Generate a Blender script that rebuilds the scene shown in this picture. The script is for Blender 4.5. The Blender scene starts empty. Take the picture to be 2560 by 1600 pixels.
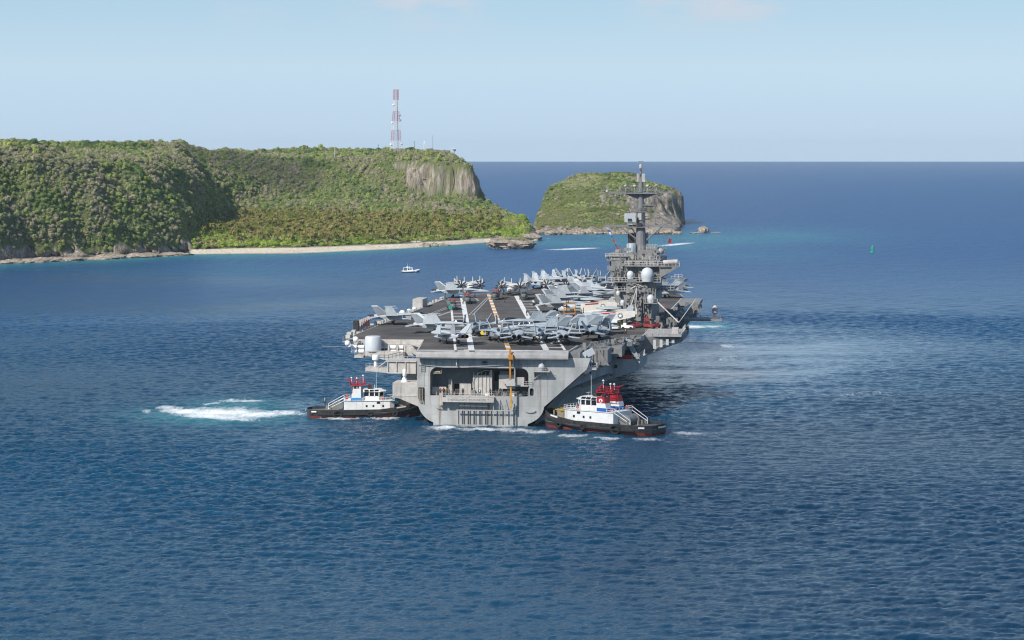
import bpy, bmesh, math, random
import numpy as np
from mathutils import Vector, Matrix, noise as mnoise
random.seed(7)
rng = np.random.default_rng(11)
R = math.radians
SC = bpy.context.scene
COL = SC.collection
# ---------------------------------------------------------------- camera
F, EYE, H = 6000.0, 380.0, 68.0          # focal length and eye level in photo pixels, height in metres
cam = bpy.data.cameras.new('camera'); camo = bpy.data.objects.new('camera', cam); COL.objects.link(camo)
cam.sensor_width = 36.0; cam.lens = 36.0*F/2560
camo.location = (0, 0, H); camo.rotation_euler = (R(90), 0, 0)
cam.shift_y = -(800-EYE)/2560
cam.clip_start = 1.0; cam.clip_end = 80000
SC.camera = camo
# ---------------------------------------------------------------- sky and sun
SUN_AZ, SUN_EL = 222.0, 40.0             # compass from +Y, clockwise
w = bpy.data.worlds.new('World'); SC.world = w; w.use_nodes = True
nt = w.node_tree; nt.nodes.clear()
wo = nt.nodes.new('ShaderNodeOutputWorld'); bg = nt.nodes.new('ShaderNodeBackground')
sky = nt.nodes.new('ShaderNodeTexSky'); sky.sky_type = 'NISHITA'; sky.sun_disc = False
sky.sun_elevation = R(SUN_EL); sky.sun_rotation = R(SUN_AZ); sky.altitude = 0
sky.air_density = 1.0; sky.dust_density = 0.3; sky.ozone_density = 4.0
bg.inputs['Strength'].default_value = 0.10
# a little thin cloud high over the horizon, laid out by direction in the sky
geo = nt.nodes.new('ShaderNodeTexCoord')
mp = nt.nodes.new('ShaderNodeMapping'); mp.inputs['Scale'].default_value = (26, 26, 95); mp.inputs['Location'].default_value = (3.3, 0, 1.7)
nz = nt.nodes.new('ShaderNodeTexNoise'); nz.inputs['Scale'].default_value = 1.0; nz.inputs['Detail'].default_value = 7; nz.inputs['Roughness'].default_value = 0.62
rp = nt.nodes.new('ShaderNodeValToRGB'); rp.color_ramp.elements[0].position = 0.40; rp.color_ramp.elements[1].position = 0.58
sep = nt.nodes.new('ShaderNodeSeparateXYZ')
mr = nt.nodes.new('ShaderNodeMapRange'); mr.inputs['From Min'].default_value = 0.047; mr.inputs['From Max'].default_value = 0.060
sxm = nt.nodes.new('ShaderNodeMapRange'); sxm.inputs['From Min'].default_value = -0.2133; sxm.inputs['From Max'].default_value = 0.2133
sxr = nt.nodes.new('ShaderNodeValToRGB'); ee = sxr.color_ramp.elements; ee[0].position = 0.20; ee[0].color = (0,0,0,1); ee[1].position = 0.86; ee[1].color = (0,0,0,1)
for p_, v_ in ((0.24,.35),(0.30,.0),(0.35,.2),(0.40,1),(0.46,.6),(0.49,0),(0.60,0),(0.64,1),(0.73,1),(0.79,.1)):
    q_ = ee.new(p_); q_.color = (v_,v_,v_,1)
m3 = nt.nodes.new('ShaderNodeMath'); m3.operation = 'MULTIPLY'
ml = nt.nodes.new('ShaderNodeMath'); ml.operation = 'MULTIPLY'
m2 = nt.nodes.new('ShaderNodeMath'); m2.operation = 'MULTIPLY'; m2.inputs[1].default_value = 0.95
mix = nt.nodes.new('ShaderNodeMix'); mix.data_type = 'RGBA'; mix.inputs['B'].default_value = (4.9, 5.5, 6.3, 1)
tint = nt.nodes.new('ShaderNodeMix'); tint.data_type = 'RGBA'; tint.blend_type = 'MULTIPLY'; tint.inputs['Factor'].default_value = 1
tint.inputs['B'].default_value = (1.0, 1.0, 1.0, 1)
L = nt.links.new
L(geo.outputs['Generated'], mp.inputs['Vector']); L(mp.outputs[0], nz.inputs['Vector']); L(nz.outputs['Fac'], rp.inputs[0])
L(geo.outputs['Generated'], sep.inputs[0]); L(sep.outputs['Z'], mr.inputs['Value'])
L(sep.outputs['X'], sxm.inputs['Value']); L(sxm.outputs[0], sxr.inputs[0]); L(rp.outputs[0], ml.inputs[0]); L(mr.outputs[0], ml.inputs[1]); L(ml.outputs[0], m3.inputs[0]); L(sxr.outputs[0], m3.inputs[1]); L(m3.outputs[0], m2.inputs[0]); L(m2.outputs[0], mix.inputs['Factor'])
hz = nt.nodes.new('ShaderNodeMix'); hz.data_type = 'RGBA'
hr = nt.nodes.new('ShaderNodeValToRGB'); hr.color_ramp.elements[0].position = 0.0; hr.color_ramp.elements[0].color = (0.93,)*3+(1,); hr.color_ramp.elements[1].position = 0.45; hr.color_ramp.elements[1].color = (0.0,)*3+(1,)
hcol = nt.nodes.new('ShaderNodeValToRGB'); e_ = hcol.color_ramp.elements; e_[0].position = 0.0; e_[0].color = (0.405,0.545,0.715,1); e_[1].position = 0.16; e_[1].color = (0.25,0.40,0.58,1)
x_ = e_.new(0.035); x_.color = (0.425,0.57,0.715,1); x_ = e_.new(0.075); x_.color = (0.30,0.475,0.625,1)
hs = nt.nodes.new('ShaderNodeVectorMath'); hs.operation = 'SCALE'; hs.inputs['Scale'].default_value = 10.0
L(sep.outputs['Z'], hr.inputs[0]); L(sep.outputs['Z'], hcol.inputs[0]); L(hcol.outputs[0], hs.inputs[0])
L(hr.outputs[0], hz.inputs['Factor']); L(sky.outputs[0], hz.inputs['A']); L(hs.outputs[0], hz.inputs['B']); L(hz.outputs['Result'], tint.inputs['A']); L(tint.outputs['Result'], mix.inputs['A']); L(mix.outputs['Result'], bg.inputs['Color']); L(bg.outputs[0], wo.inputs['Surface'])
sl = bpy.data.lights.new('sun', 'SUN'); sl.energy = 4.4; sl.angle = R(0.53); sl.color = (1.0, 0.95, 0.87)
so = bpy.data.objects.new('sun', sl); COL.objects.link(so)
TOSUN = Vector((math.sin(R(SUN_AZ))*math.cos(R(SUN_EL)), math.cos(R(SUN_AZ))*math.cos(R(SUN_EL)), math.sin(R(SUN_EL))))
so.rotation_euler = (-TOSUN).to_track_quat('-Z', 'Y').to_euler(); so.location = TOSUN*3000
SC.view_settings.view_transform = 'Standard'; SC.view_settings.look = 'None'
SC.view_settings.exposure = 0.30; SC.view_settings.gamma = 1.0; SC.view_settings.use_curve_mapping = False
SC.cycles.filter_width = 1.15; SC.cycles.use_denoising = True
SC.cycles.max_bounces = 5; SC.cycles.diffuse_bounces = 2; SC.cycles.glossy_bounces = 3; SC.cycles.transparent_max_bounces = 8
SC.cycles.volume_bounces = 0; SC.cycles.caustics_reflective = False; SC.cycles.caustics_refractive = False

# ---------------------------------------------------------------- helpers
def at(px, py, z=0.0):
    """world point at height z that the photograph shows at (px, py)"""
    D = F*(H-z)/(py-EYE)
    return Vector(((px-1280)/F*D, D, z))
def pd(px, D): return ((px-1280)/F*D, D)

def tag(o, label=None, cat=None, group=None, kind=None):
    if label: o['label'] = label
    if cat: o['category'] = cat
    if group: o['group'] = group
    if kind: o['kind'] = kind
    return o
def empty(name, loc=(0, 0, 0), rz=0.0, **k):
    o = bpy.data.objects.new(name, None); COL.objects.link(o); o.location = loc; o.rotation_euler = (0, 0, rz)
    o.empty_display_size = 1.0
    return tag(o, **k)
def copy_tree(o, parent=None):
    c = o.copy(); COL.objects.link(c)
    c.parent = parent
    for ch in [x for x in KIDS.get(o.name, [])]:
        d = copy_tree(ch, c); KIDS.setdefault(c.name, []).append(d)
    return c
KIDS = {}

class MB:
    def __init__(s): s.v = []; s.f = []; s.m = []; s.mi = 0
    def add(s, vs, fs):
        n = len(s.v); s.v += [tuple(p) for p in vs]
        for f in fs: s.f.append(tuple(i+n for i in f)); s.m.append(s.mi)
    def box(s, x0, x1, y0, y1, z0, z1):
        s.add([(x0,y0,z0),(x1,y0,z0),(x1,y1,z0),(x0,y1,z0),(x0,y0,z1),(x1,y0,z1),(x1,y1,z1),(x0,y1,z1)],
              [(0,3,2,1),(4,5,6,7),(0,1,5,4),(1,2,6,5),(2,3,7,6),(3,0,4,7)])
    def cbox(s, c, sz, rz=0, rx=0, ry=0):
        M = Matrix.Translation(c) @ Matrix.Rotation(rz,4,'Z') @ Matrix.Rotation(ry,4,'Y') @ Matrix.Rotation(rx,4,'X')
        h = [q/2 for q in sz]
        P = [M @ Vector((a*h[0], b*h[1], c_*h[2])) for c_ in (-1,1) for a,b in ((-1,-1),(1,-1),(1,1),(-1,1))]
        s.add(P, [(0,3,2,1),(4,5,6,7),(0,1,5,4),(1,2,6,5),(2,3,7,6),(3,0,4,7)])
    def prism(s, poly, z0, z1):
        n = len(poly)
        a = sum(poly[i][0]*poly[(i+1)%n][1]-poly[(i+1)%n][0]*poly[i][1] for i in range(n))
        if a < 0: poly = poly[::-1]
        s.add([(x,y,z0) for x,y in poly]+[(x,y,z1) for x,y in poly],
              [tuple(range(n-1,-1,-1)), tuple(range(n,2*n))]+[(i,(i+1)%n,(i+1)%n+n,i+n) for i in range(n)])
    def plate(s, pts, t):
        P = [Vector(p) for p in pts]; n = len(P)
        nn = Vector((0,0,0))
        for i in range(n): nn += P[i].cross(P[(i+1)%n])
        nn.normalize(); o = nn*t/2
        s.add([p-o for p in P]+[p+o for p in P],
              [tuple(range(n-1,-1,-1)), tuple(range(n,2*n))]+[(i,(i+1)%n,(i+1)%n+n,i+n) for i in range(n)])
    def loft(s, rings, cap=True, closed=True):
        n = len(rings[0]); vs = [p for r in rings for p in r]; fs = []
        for k in range(len(rings)-1):
            for i in range(n if closed else n-1):
                j = (i+1)%n
                fs.append((k*n+i, k*n+j, (k+1)*n+j, (k+1)*n+i))
        if cap: fs.append(tuple(range(n-1,-1,-1))); fs.append(tuple((len(rings)-1)*n+i for i in range(n)))
        s.add(vs, fs)
    def tube(s, p0, p1, r0, r1=None, n=8, cap=True):
        p0 = Vector(p0); p1 = Vector(p1); r1 = r0 if r1 is None else r1
        d = (p1-p0)
        if d.length < 1e-6: return
        d.normalize(); a = d.orthogonal().normalized(); b = d.cross(a)
        rings = [[p + (a*math.cos(2*math.pi*i/n)+b*math.sin(2*math.pi*i/n))*r for i in range(n)] for p, r in ((p0,r0),(p1,r1))]
        s.loft(rings, cap)
    def path(s, pts, r, n=6):
        for a, b in zip(pts[:-1], pts[1:]): s.tube(a, b, r, r, n)
    def ball(s, c, r, n=12, m=8, sq=1.0, lo=-90, hi=90):
        rings = []
        for k in range(m+1):
            t = R(lo+(hi-lo)*k/m); rr = max(r*math.cos(t), 1e-3)
            rings.append([(c[0]+rr*math.cos(2*math.pi*i/n), c[1]+rr*math.sin(2*math.pi*i/n), c[2]+r*sq*math.sin(t)) for i in range(n)])
        s.loft(rings)
    def lathe(s, c, prof, n=14):
        s.loft([[(c[0]+r*math.cos(2*math.pi*i/n), c[1]+r*math.sin(2*math.pi*i/n), c[2]+z) for i in range(n)] for r, z in prof])
    def rail(s, pts, h=1.1, step=2.0, r=0.045, bars=2):
        for a, b in zip(pts[:-1], pts[1:]):
            a = Vector(a); b = Vector(b); L_ = (b-a).length; k = max(1, int(L_/step))
            for i in range(k+1):
                p = a.lerp(b, i/k); s.cbox(p+Vector((0,0,h/2)), (2*r,2*r,h))
            for j in range(bars):
                z = h*(j+1)/bars; s.tube(a+Vector((0,0,z)), b+Vector((0,0,z)), r, r, 4, False)
    def build(s, name, mat, parent=None, smooth=False, bevel=0.0):
        me = bpy.data.meshes.new(name); me.from_pydata([tuple(p) for p in s.v], [], s.f); me.update()
        for m_ in (mat if isinstance(mat, (list, tuple)) else [mat]): me.materials.append(m_)
        if any(s.m): me.polygons.foreach_set('material_index', s.m)
        if smooth: me.polygons.foreach_set('use_smooth', [True]*len(s.f))
        o = bpy.data.objects.new(name, me); COL.objects.link(o)
        if parent is not None:
            o.parent = parent; KIDS.setdefault(parent.name, []).append(o)
        if smooth and hasattr(me, 'set_sharp_from_angle'): me.set_sharp_from_angle(angle=R(40))
        if bevel:
            b = o.modifiers.new('bevel', 'BEVEL'); b.width = bevel; b.segments = 1; b.limit_method = 'ANGLE'
        return o

def each(b, name, m, parent=None, smooth=False):
    """every piece added to b becomes a part of its own"""
    out = []; pieces = {}
    par = list(range(len(b.v)))
    def fd(i):
        while par[i] != i: par[i] = par[par[i]]; i = par[i]
        return i
    for f in b.f:
        for q in f[1:]: par[fd(q)] = fd(f[0])
    for f in b.f: pieces.setdefault(fd(f[0]), []).append(f)
    for fs in pieces.values():
        ids = sorted({i for f in fs for i in f}); mp = {v: k for k, v in enumerate(ids)}
        c = MB(); c.add([b.v[i] for i in ids], [tuple(mp[i] for i in f) for f in fs]); out.append(c.build(name, m, parent, smooth=smooth))
    return out
def mat(name, col, rough=0.6, metal=0.0, var=0.0, scale=0.5, col2=None, streak=0.0, streak_col=(0.16,0.075,0.03), grime=0.0, bump=0.0, spec=0.4, ssc=(0.9,0.9,0.05), seams=0.0):
    m = bpy.data.materials.new(name); m.use_nodes = True; t = m.node_tree; n = t.nodes; l = t.links.new
    b = n['Principled BSDF']; b.inputs['Roughness'].default_value = rough; b.inputs['Metallic'].default_value = metal
    b.inputs['Specular IOR Level'].default_value = spec
    b.inputs['Base Color'].default_value = (*col, 1)
    if not (var or col2 or streak or grime or bump): return m
    tc = n.new('ShaderNodeTexCoord')
    cur = None
    nz = n.new('ShaderNodeTexNoise'); nz.inputs['Scale'].default_value = scale; nz.inputs['Detail'].default_value = 6; nz.inputs['Roughness'].default_value = 0.6
    l(tc.outputs['Object'], nz.inputs['Vector'])
    r = n.new('ShaderNodeValToRGB'); l(nz.outputs['Fac'], r.inputs[0])
    c2 = col2 or tuple(c*(1-var) for c in col)
    c1 = col if col2 else tuple(min(1, c*(1+var*0.6)) for c in col)
    r.color_ramp.elements[0].position = 0.35; r.color_ramp.elements[0].color = (*c2, 1)
    r.color_ramp.elements[1].position = 0.65; r.color_ramp.elements[1].color = (*c1, 1)
    cur = r.outputs[0]
    def over(fac, color, cur):
        mx = n.new('ShaderNodeMix'); mx.data_type = 'RGBA'; l(fac, mx.inputs['Factor']); l(cur, mx.inputs['A']); mx.inputs['B'].default_value = (*color, 1); return mx.outputs['Result']
    def noisefac(sc, lo, hi, amt, det=4):
        mp = n.new('ShaderNodeMapping'); mp.inputs['Scale'].default_value = sc; l(tc.outputs['Object'], mp.inputs['Vector'])
        q = n.new('ShaderNodeTexNoise'); q.inputs['Scale'].default_value = 1; q.inputs['Detail'].default_value = det; l(mp.outputs[0], q.inputs['Vector'])
        k = n.new('ShaderNodeMapRange'); k.inputs['From Min'].default_value = lo; k.inputs['From Max'].default_value = hi; k.inputs['To Max'].default_value = amt
        l(q.outputs['Fac'], k.inputs['Value']); return k.outputs[0]
    if streak: cur = over(noisefac(ssc, 0.57, 0.74, streak), streak_col, cur)
    if grime: cur = over(noisefac((0.35,0.35,0.12), 0.5, 0.75, grime), (0.05,0.05,0.05), cur)
    if seams:
        sp = n.new('ShaderNodeSeparateXYZ'); l(tc.outputs['Object'], sp.inputs[0]); ad = n.new('ShaderNodeMath'); l(sp.outputs['X'], ad.inputs[0]); l(sp.outputs['Y'], ad.inputs[1])
        cb = n.new('ShaderNodeCombineXYZ'); l(ad.outputs[0], cb.inputs['X']); l(sp.outputs['Z'], cb.inputs['Y'])
        bk = n.new('ShaderNodeTexBrick'); bk.inputs['Scale'].default_value = 1; bk.inputs['Brick Width'].default_value = 5.2; bk.inputs['Row Height'].default_value = 2.45; bk.inputs['Mortar Size'].default_value = 0.07; bk.inputs['Mortar Smooth'].default_value = 0.5
        bk.inputs['Color1'].default_value = (0,0,0,1); bk.inputs['Color2'].default_value = (.35,.35,.35,1); bk.inputs['Mortar'].default_value = (1,1,1,1); l(cb.outputs[0], bk.inputs['Vector'])
        k = n.new('ShaderNodeMath'); k.operation = 'MULTIPLY'; l(bk.outputs['Color'], k.inputs[0]); k.inputs[1].default_value = seams; cur = over(k.outputs[0], tuple(c*.55 for c in col), cur)
    l(cur, b.inputs['Base Color'])
    if bump:
        bp = n.new('ShaderNodeBump'); bp.inputs['Strength'].default_value = bump; bp.inputs['Distance'].default_value = 0.3
        l(nz.outputs['Fac'], bp.inputs['Height']); l(bp.outputs[0], b.inputs['Normal'])
    return m
M = {}
M['hull'] = mat('hull_grey', (0.43,0.435,0.42), 0.55, var=0.13, scale=0.22, streak=0.75, grime=0.35, seams=0.42)
M['gallery'] = mat('gallery_grey', (0.50,0.475,0.44), 0.6, var=0.15, scale=0.8, streak=0.6, grime=0.25, seams=0.25)
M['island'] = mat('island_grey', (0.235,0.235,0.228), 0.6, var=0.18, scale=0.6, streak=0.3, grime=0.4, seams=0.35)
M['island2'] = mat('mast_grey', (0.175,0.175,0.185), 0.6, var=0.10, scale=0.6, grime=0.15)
M['deck'] = mat('deck_nonskid', (0.135,0.122,0.110), 0.92, col2=(0.066,0.065,0.067), scale=0.07, grime=0.45, streak=0.35, streak_col=(0.04,0.04,0.042), spec=0.15, ssc=(0.7,0.02,0.5))
M['ramp'] = mat('ramp_grey', (0.36,0.35,0.34), 0.65, var=0.15, scale=0.5, grime=0.2, streak=0.3)
M['white'] = mat('white_paint', (0.80,0.80,0.78), 0.5, var=0.06, scale=1.0)
M['line'] = mat('line_white', (0.72,0.71,0.68), 0.8, var=0.25, scale=1.2, grime=0.25)
M['yellow'] = mat('line_orange', (0.60,0.30,0.05), 0.75, var=0.2, scale=1.2)
M['tugwhite'] = mat('tug_white', (0.80,0.80,0.78), 0.45, var=0.08, scale=0.8, streak=0.45, streak_col=(0.30,0.18,0.10), grime=0.12)
M['orange'] = mat('orange_paint', (0.55,0.22,0.02), 0.6, var=0.2, scale=1.5)
M['dark'] = mat('dark_metal', (0.03,0.03,0.032), 0.6, var=0.3, scale=1.0)
M['fantail_grey'] = mat('dark_interior', (0.26,0.265,0.27), 0.8, var=0.15, scale=0.6)  # plain grey of the fantail walls and the name lettering
M['radome'] = mat('radome_white', (0.50,0.53,0.55), 0.45, var=0.04, scale=1.0)
M['glass'] = mat('window_glass', (0.015,0.02,0.022), 0.12, spec=0.8)
M['jet'] = mat('jet_grey', (0.42,0.455,0.48), 0.5, var=0.10, scale=0.9, grime=0.12)
M['jet2'] = mat('jet_dark_grey', (0.31,0.36,0.40), 0.5, var=0.12, scale=0.9, grime=0.15)
M['prop'] = mat('transport_white', (0.62,0.60,0.55), 0.5, var=0.08, scale=0.9, grime=0.12)
M['heli'] = mat('helicopter_grey', (0.13,0.15,0.155), 0.5, var=0.15, scale=0.9, grime=0.2)
M['dullred'] = mat('faded_red', (0.26,0.04,0.04), 0.6, var=0.3, scale=2.0)
M['red'] = mat('red_paint', (0.42,0.02,0.03), 0.5, var=0.15, scale=1.5)
M['blue'] = mat('blue_paint', (0.02,0.12,0.42), 0.5, var=0.08, scale=1.5)
M['skyblue'] = mat('light_blue_paint', (0.06,0.27,0.60), 0.5, var=0.08, scale=1.5)
M['black'] = mat('black_hull', (0.026,0.027,0.030), 0.5, col2=(0.07,0.07,0.072), scale=0.9, streak=0.45, streak_col=(0.13,0.085,0.06), ssc=(0.8,0.8,0.25))
M['boot'] = mat('red_bottom', (0.30,0.05,0.035), 0.6, var=0.25, scale=0.8)
M['rubber'] = mat('rubber', (0.022,0.022,0.023), 0.85, var=0.3, scale=2.0)
M['green'] = mat('buoy_green', (0.02,0.36,0.22), 0.5, var=0.1, scale=1.5)
M['brown'] = mat('worn_brown', (0.16,0.10,0.07), 0.8, var=0.3, scale=1.2)
M['tan'] = mat('gear_tan', (0.30,0.25,0.18), 0.8, var=0.3, scale=2.0)
M['skin'] = mat('skin', (0.40,0.24,0.16), 0.6)
M['cloth'] = mat('dark_clothes', (0.04,0.045,0.06), 0.8)
M['vest'] = mat('red_vest', (0.50,0.05,0.03), 0.7)
M['vesty'] = mat('yellow_vest', (0.60,0.42,0.03), 0.7)
M['sand'] = mat('sand', (0.60,0.50,0.38), 0.9, var=0.12, scale=0.2)
# ================================================================ sea
def smooth(a, b, x):
    t = np.clip((x-a)/(b-a), 0, 1); return t*t*(3-2*t)
def make_sea():
    u = np.concatenate([-np.geomspace(1.0, 0.27, 18)[:-1], np.linspace(-0.26, 0.26, 860), np.geomspace(0.285, 1.0, 18)[1:]])
    D = [40.0]
    while D[-1] < 300: D.append(D[-1]+8)
    D[-1] = 300.0
    while D[-1] < 560: D.append(D[-1]+0.36)
    while D[-1] < 980: D.append(D[-1]+0.62)
    step = 0.62
    while D[-1] < 16900:
        step = min(step*1.03, D[-1]*D[-1]/(F*H)*1.2); D.append(D[-1]+step)
    D[-1] = 17000.0
    D = np.array(D); U, DD = np.meshgrid(u, D)
    X = U*DD; Y = DD.copy()
    st = np.gradient(D)[:, None]; lat = np.abs(np.gradient(u))[None, :]*DD
    px = 1280+F*U; py = EYE+F*H/DD
    def ell(lst):
        o = np.zeros_like(X)
        for cx, cy, rx, ry, a, *rot in lst:
            dx = px-cx; dy = py-cy
            if rot: dy = dy-dx*rot[0]
            o = np.maximum(o, a*np.exp(-((dx/rx)**2+(dy/ry)**2)))
        return o
    calm = ell([(1850,925,420,75,0.85),(1640,930,110,80,0.85),(1950,890,420,75,0.8),(1650,860,120,50,.8),(1690,1000,130,60,0.6),(1600,960,90,70,0.6),(300,800,500,14,0.45,-0.02),(700,765,400,12,0.5,-0.05),(1050,800,80,30,0.3),
                (420,700,400,16,0.45,0.02),(760,1015,60,22,0.5),(1900,820,300,18,0.5,0.05),(2000,1040,300,25,0.3),(700,1100,160,35,0.25,-0.4),(1700,1085,130,14,0.4)])
    strk = 0.5+0.5*np.sin(Y/7.3+2.2*np.sin(X/41+1)+1.1*np.sin(X/13+Y/19))*np.sin(Y/17+1.7*np.sin(X/67))
    calm = np.clip(calm*(0.75+0.6*strk), 0, 1)
    wave = np.zeros_like(X); dxs = np.zeros_like(X); dys = np.zeros_like(X)
    N = 66; lam = np.geomspace(0.8, 12, N)*rng.uniform(0.92, 1.08, N)
    for i in range(N):
        th = R(100)+rng.normal(0, 0.62); k = 2*math.pi/lam[i]
        slope = 0.060 if lam[i] < 3.2 else 0.060*(3.2/lam[i])**0.95
        a = slope/k*(1.0+0.25*rng.normal())
        att = np.clip((lam[i]-1.7*st)/(1.6*st), 0, 1)*np.clip((lam[i]-1.7*lat)/(1.6*lat), 0, 1)
        att = att*(1-(0.92 if lam[i] < 9 else 0.7)*calm)
        ph = k*(X*math.cos(th)+Y*math.sin(th))+rng.uniform(0, 6.28)
        wave += a*att*np.cos(ph); s_ = 0.8*a*att*np.sin(ph); dxs += math.cos(th)*s_; dys += math.sin(th)*s_
    # patchy gusts
    gust = 0.85+0.45*np.sin(X/61+1.3*np.sin(Y/83))*np.sin(Y/47+0.9*np.sin(X/39+2))
    wave *= gust
    shal = ell([(1640,600,330,26,0.75),(1500,606,220,16,0.75),(1900,592,260,22,0.55),(1400,600,120,22,0.6),(1850,635,220,20,0.3),(560,1038,190,22,0.95),(600,1012,120,16,0.7),(1450,1092,120,6,0.3),(1775,816,60,9,0.8),(1330,600,80,20,0.5),(560,672,500,26,0.22)])
    ls = np.array([(-200,668),(0,662),(212,652),(400,643),(470,638),(741,636),(900,628),(1005,624),(1120,614),(1217,608),(1338,604)])
    sy = np.interp(px, ls[:,0], ls[:,1]); dsh = py-sy
    shal = np.maximum(shal, 0.9*np.exp(-np.maximum(dsh-1,0)/9.0)*(px<1345)*(dsh>-6))
    nz_ = 0.5+0.25*np.sin(X/31+np.sin(Y/57)*2)+0.25*np.sin(X/13+Y/71)
    shal = np.clip(shal*(0.75+0.5*nz_), 0, 1)
    foam = ell([(550,1031,150,13,1.25),(470,1028,75,10,1.3),(1780,905,260,50,0.62),(1680,975,130,40,0.62),(2150,985,300,18,0.60),(1750,865,170,16,.85),(600,770,300,14,.42),(755,1034,45,8,.75),(850,1000,60,14,.45),(450,1027,70,12,1.15,0.06),(420,1020,40,9,1.0),(540,1042,130,8,1.2,0.06),(640,1036,110,11,1.2,-0.04),(710,1032,55,10,1.1),(600,1002,100,4,1.0,-0.015),(530,1009,45,4,.9,-0.10),(365,1028,18,8,0.85),(560,1022,140,9,0.85),(600,1049,60,4,1.0),(850,1046,80,5,0.9),(960,1046,60,5,0.9),
                (1010,1072,40,5,0.5),(1110,1069,60,6,1.05),(1210,1073,120,5,1.0),(1300,1076,60,5,.95),(1350,1080,70,7,0.95),(1430,1089,60,6,0.95),(1520,1095,60,5,1.0),(1620,1098,60,5,0.95),(1720,1083,75,6,0.95,0.05),(1780,1082,40,4,0.65),
                (900,1044,60,4,0.5),(1350,1073,20,4,0.55),(800,1002,40,4,0.45),(780,1040,20,4,0.4),
                (1440,622,80,2.6,1.25,-0.035),(1395,624,55,1.8,1.0),(1690,611,60,3.2,1.2,-0.09),(1500,601,30,2,0.6),(1540,606,14,1.6,0.7),(1370,596,8,2,0.8),(1497,591,8,1.4,0.8),(1790,588,22,1.6,0.7),(1745,586,12,2,0.7),(1700,578,14,1.5,0.4),
                (1735,817,40,6,1.15),(1775,816,50,4,0.95),
                (1005,683,14,1.5,0.4),(1979,625,3,1.2,0.8),
                (1750,870,110,3,0.62,0.12),(1850,925,130,3,0.60,0.08),(2000,955,140,3,0.62,-0.03),(1700,905,70,3,0.55,0.25),(1900,1060,120,4,0.5,-0.04),(850,790,220,3,0.48,-0.04),(500,760,300,3,0.45,0.02),(1950,880,120,2.5,0.6,0.06),(2100,930,120,2.5,0.55,-0.02)])
    off = dsh
    foam = np.maximum(foam, 0.42*np.exp(-(np.maximum(off,0)/1.6)**2)*(px<1345)*(off>-5)*(px>470))
    global SEA_MASK
    V = np.stack([X+dxs, Y+dys, wave], -1).reshape(-1, 3).astype(np.float32)
    nr, nc = X.shape
    idx = np.arange(nr*nc).reshape(nr, nc)
    q = np.stack([idx[:-1,:-1], idx[:-1,1:], idx[1:,1:], idx[1:,:-1]], -1).reshape(-1, 4)
    me = bpy.data.meshes.new('sea_water'); me.vertices.add(len(V)); me.vertices.foreach_set('co', V.ravel())
    me.loops.add(q.size); me.loops.foreach_set('vertex_index', q.ravel().astype(np.int32))
    me.polygons.add(len(q)); me.polygons.foreach_set('loop_start', (np.arange(len(q))*4).astype(np.int32))
    me.polygons.foreach_set('use_smooth', np.ones(len(q), bool)); me.update(calc_edges=True)
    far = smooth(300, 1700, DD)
    for nm, arr in (('calm', calm), ('shallow', shal), ('foam', foam), ('far', far)):
        a_ = me.attributes.new(nm, 'FLOAT', 'POINT'); a_.data.foreach_set('value', arr.ravel().astype(np.float32))
    o = bpy.data.objects.new('sea_water', me); COL.objects.link(o); tag(o, kind='structure')
    m = bpy.data.materials.new('sea_water'); m.use_nodes = True; t = m.node_tree; n = t.nodes; l = t.links.new
    b = n['Principled BSDF']; out = n['Material Output']
    g = n.new('ShaderNodeNewGeometry')
    def att(nm):
        a = n.new('ShaderNodeAttribute'); a.attribute_name = nm; return a.outputs['Fac']
    def noise(sc, detail=3, rough=0.55, w_=None):
        mp_ = n.new('ShaderNodeMapping'); mp_.inputs['Scale'].default_value = sc; l(g.outputs['Position'], mp_.inputs['Vector'])
        q_ = n.new('ShaderNodeTexNoise'); q_.inputs['Scale'].default_value = 1; q_.inputs['Detail'].default_value = detail; q_.inputs['Roughness'].default_value = rough
        l(mp_.outputs[0], q_.inputs['Vector']); return q_.outputs['Fac']
    def mth(op, a, b_):
        k = n.new('ShaderNodeMath'); k.operation = op
        for i, q_ in enumerate((a, b_)):
            if isinstance(q_, (int, float)): k.inputs[i].default_value = q_
            else: l(q_, k.inputs[i])
        k.use_clamp = False; return k.outputs[0]
    def mrg(v, a, b_, c=0, d=1):
        k = n.new('ShaderNodeMapRange'); l(v, k.inputs['Value']); k.inputs['From Min'].default_value = a; k.inputs['From Max'].default_value = b_
        k.inputs['To Min'].default_value = c; k.inputs['To Max'].default_value = d; return k.outputs[0]
    def mixc(f, a, b_):
        k = n.new('ShaderNodeMix'); k.data_type = 'RGBA'
        l(f, k.inputs['Factor'])
        for nm, q_ in (('A', a), ('B', b_)):
            if isinstance(q_, tuple): k.inputs[nm].default_value = (*q_, 1)
            else: l(q_, k.inputs[nm])
        return k.outputs['Result']
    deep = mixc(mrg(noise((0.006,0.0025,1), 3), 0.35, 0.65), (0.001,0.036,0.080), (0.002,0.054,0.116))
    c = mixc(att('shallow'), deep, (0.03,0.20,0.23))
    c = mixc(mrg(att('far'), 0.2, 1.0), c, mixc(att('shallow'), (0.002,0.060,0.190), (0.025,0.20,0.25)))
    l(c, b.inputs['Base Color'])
    b.inputs['Roughness'].default_value = 0.10; b.inputs['IOR'].default_value = 1.33; b.inputs['Specular IOR Level'].default_value = 0.40
    # ripples below the mesh's own waves
    n1 = noise((2.6,1.3,0.9), 4, 0.7); n2 = noise((0.22,0.11,0.3), 5, 0.65)
    n3 = noise((0.09,0.028,0.1), 6, 0.68)
    hgt = mth('ADD', mth('ADD', mth('MULTIPLY', n1, 0.30), mth('MULTIPLY', n2, 0.75)), mth('MULTIPLY', mth('MULTIPLY', n3, att('far')), 6.0))
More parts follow.
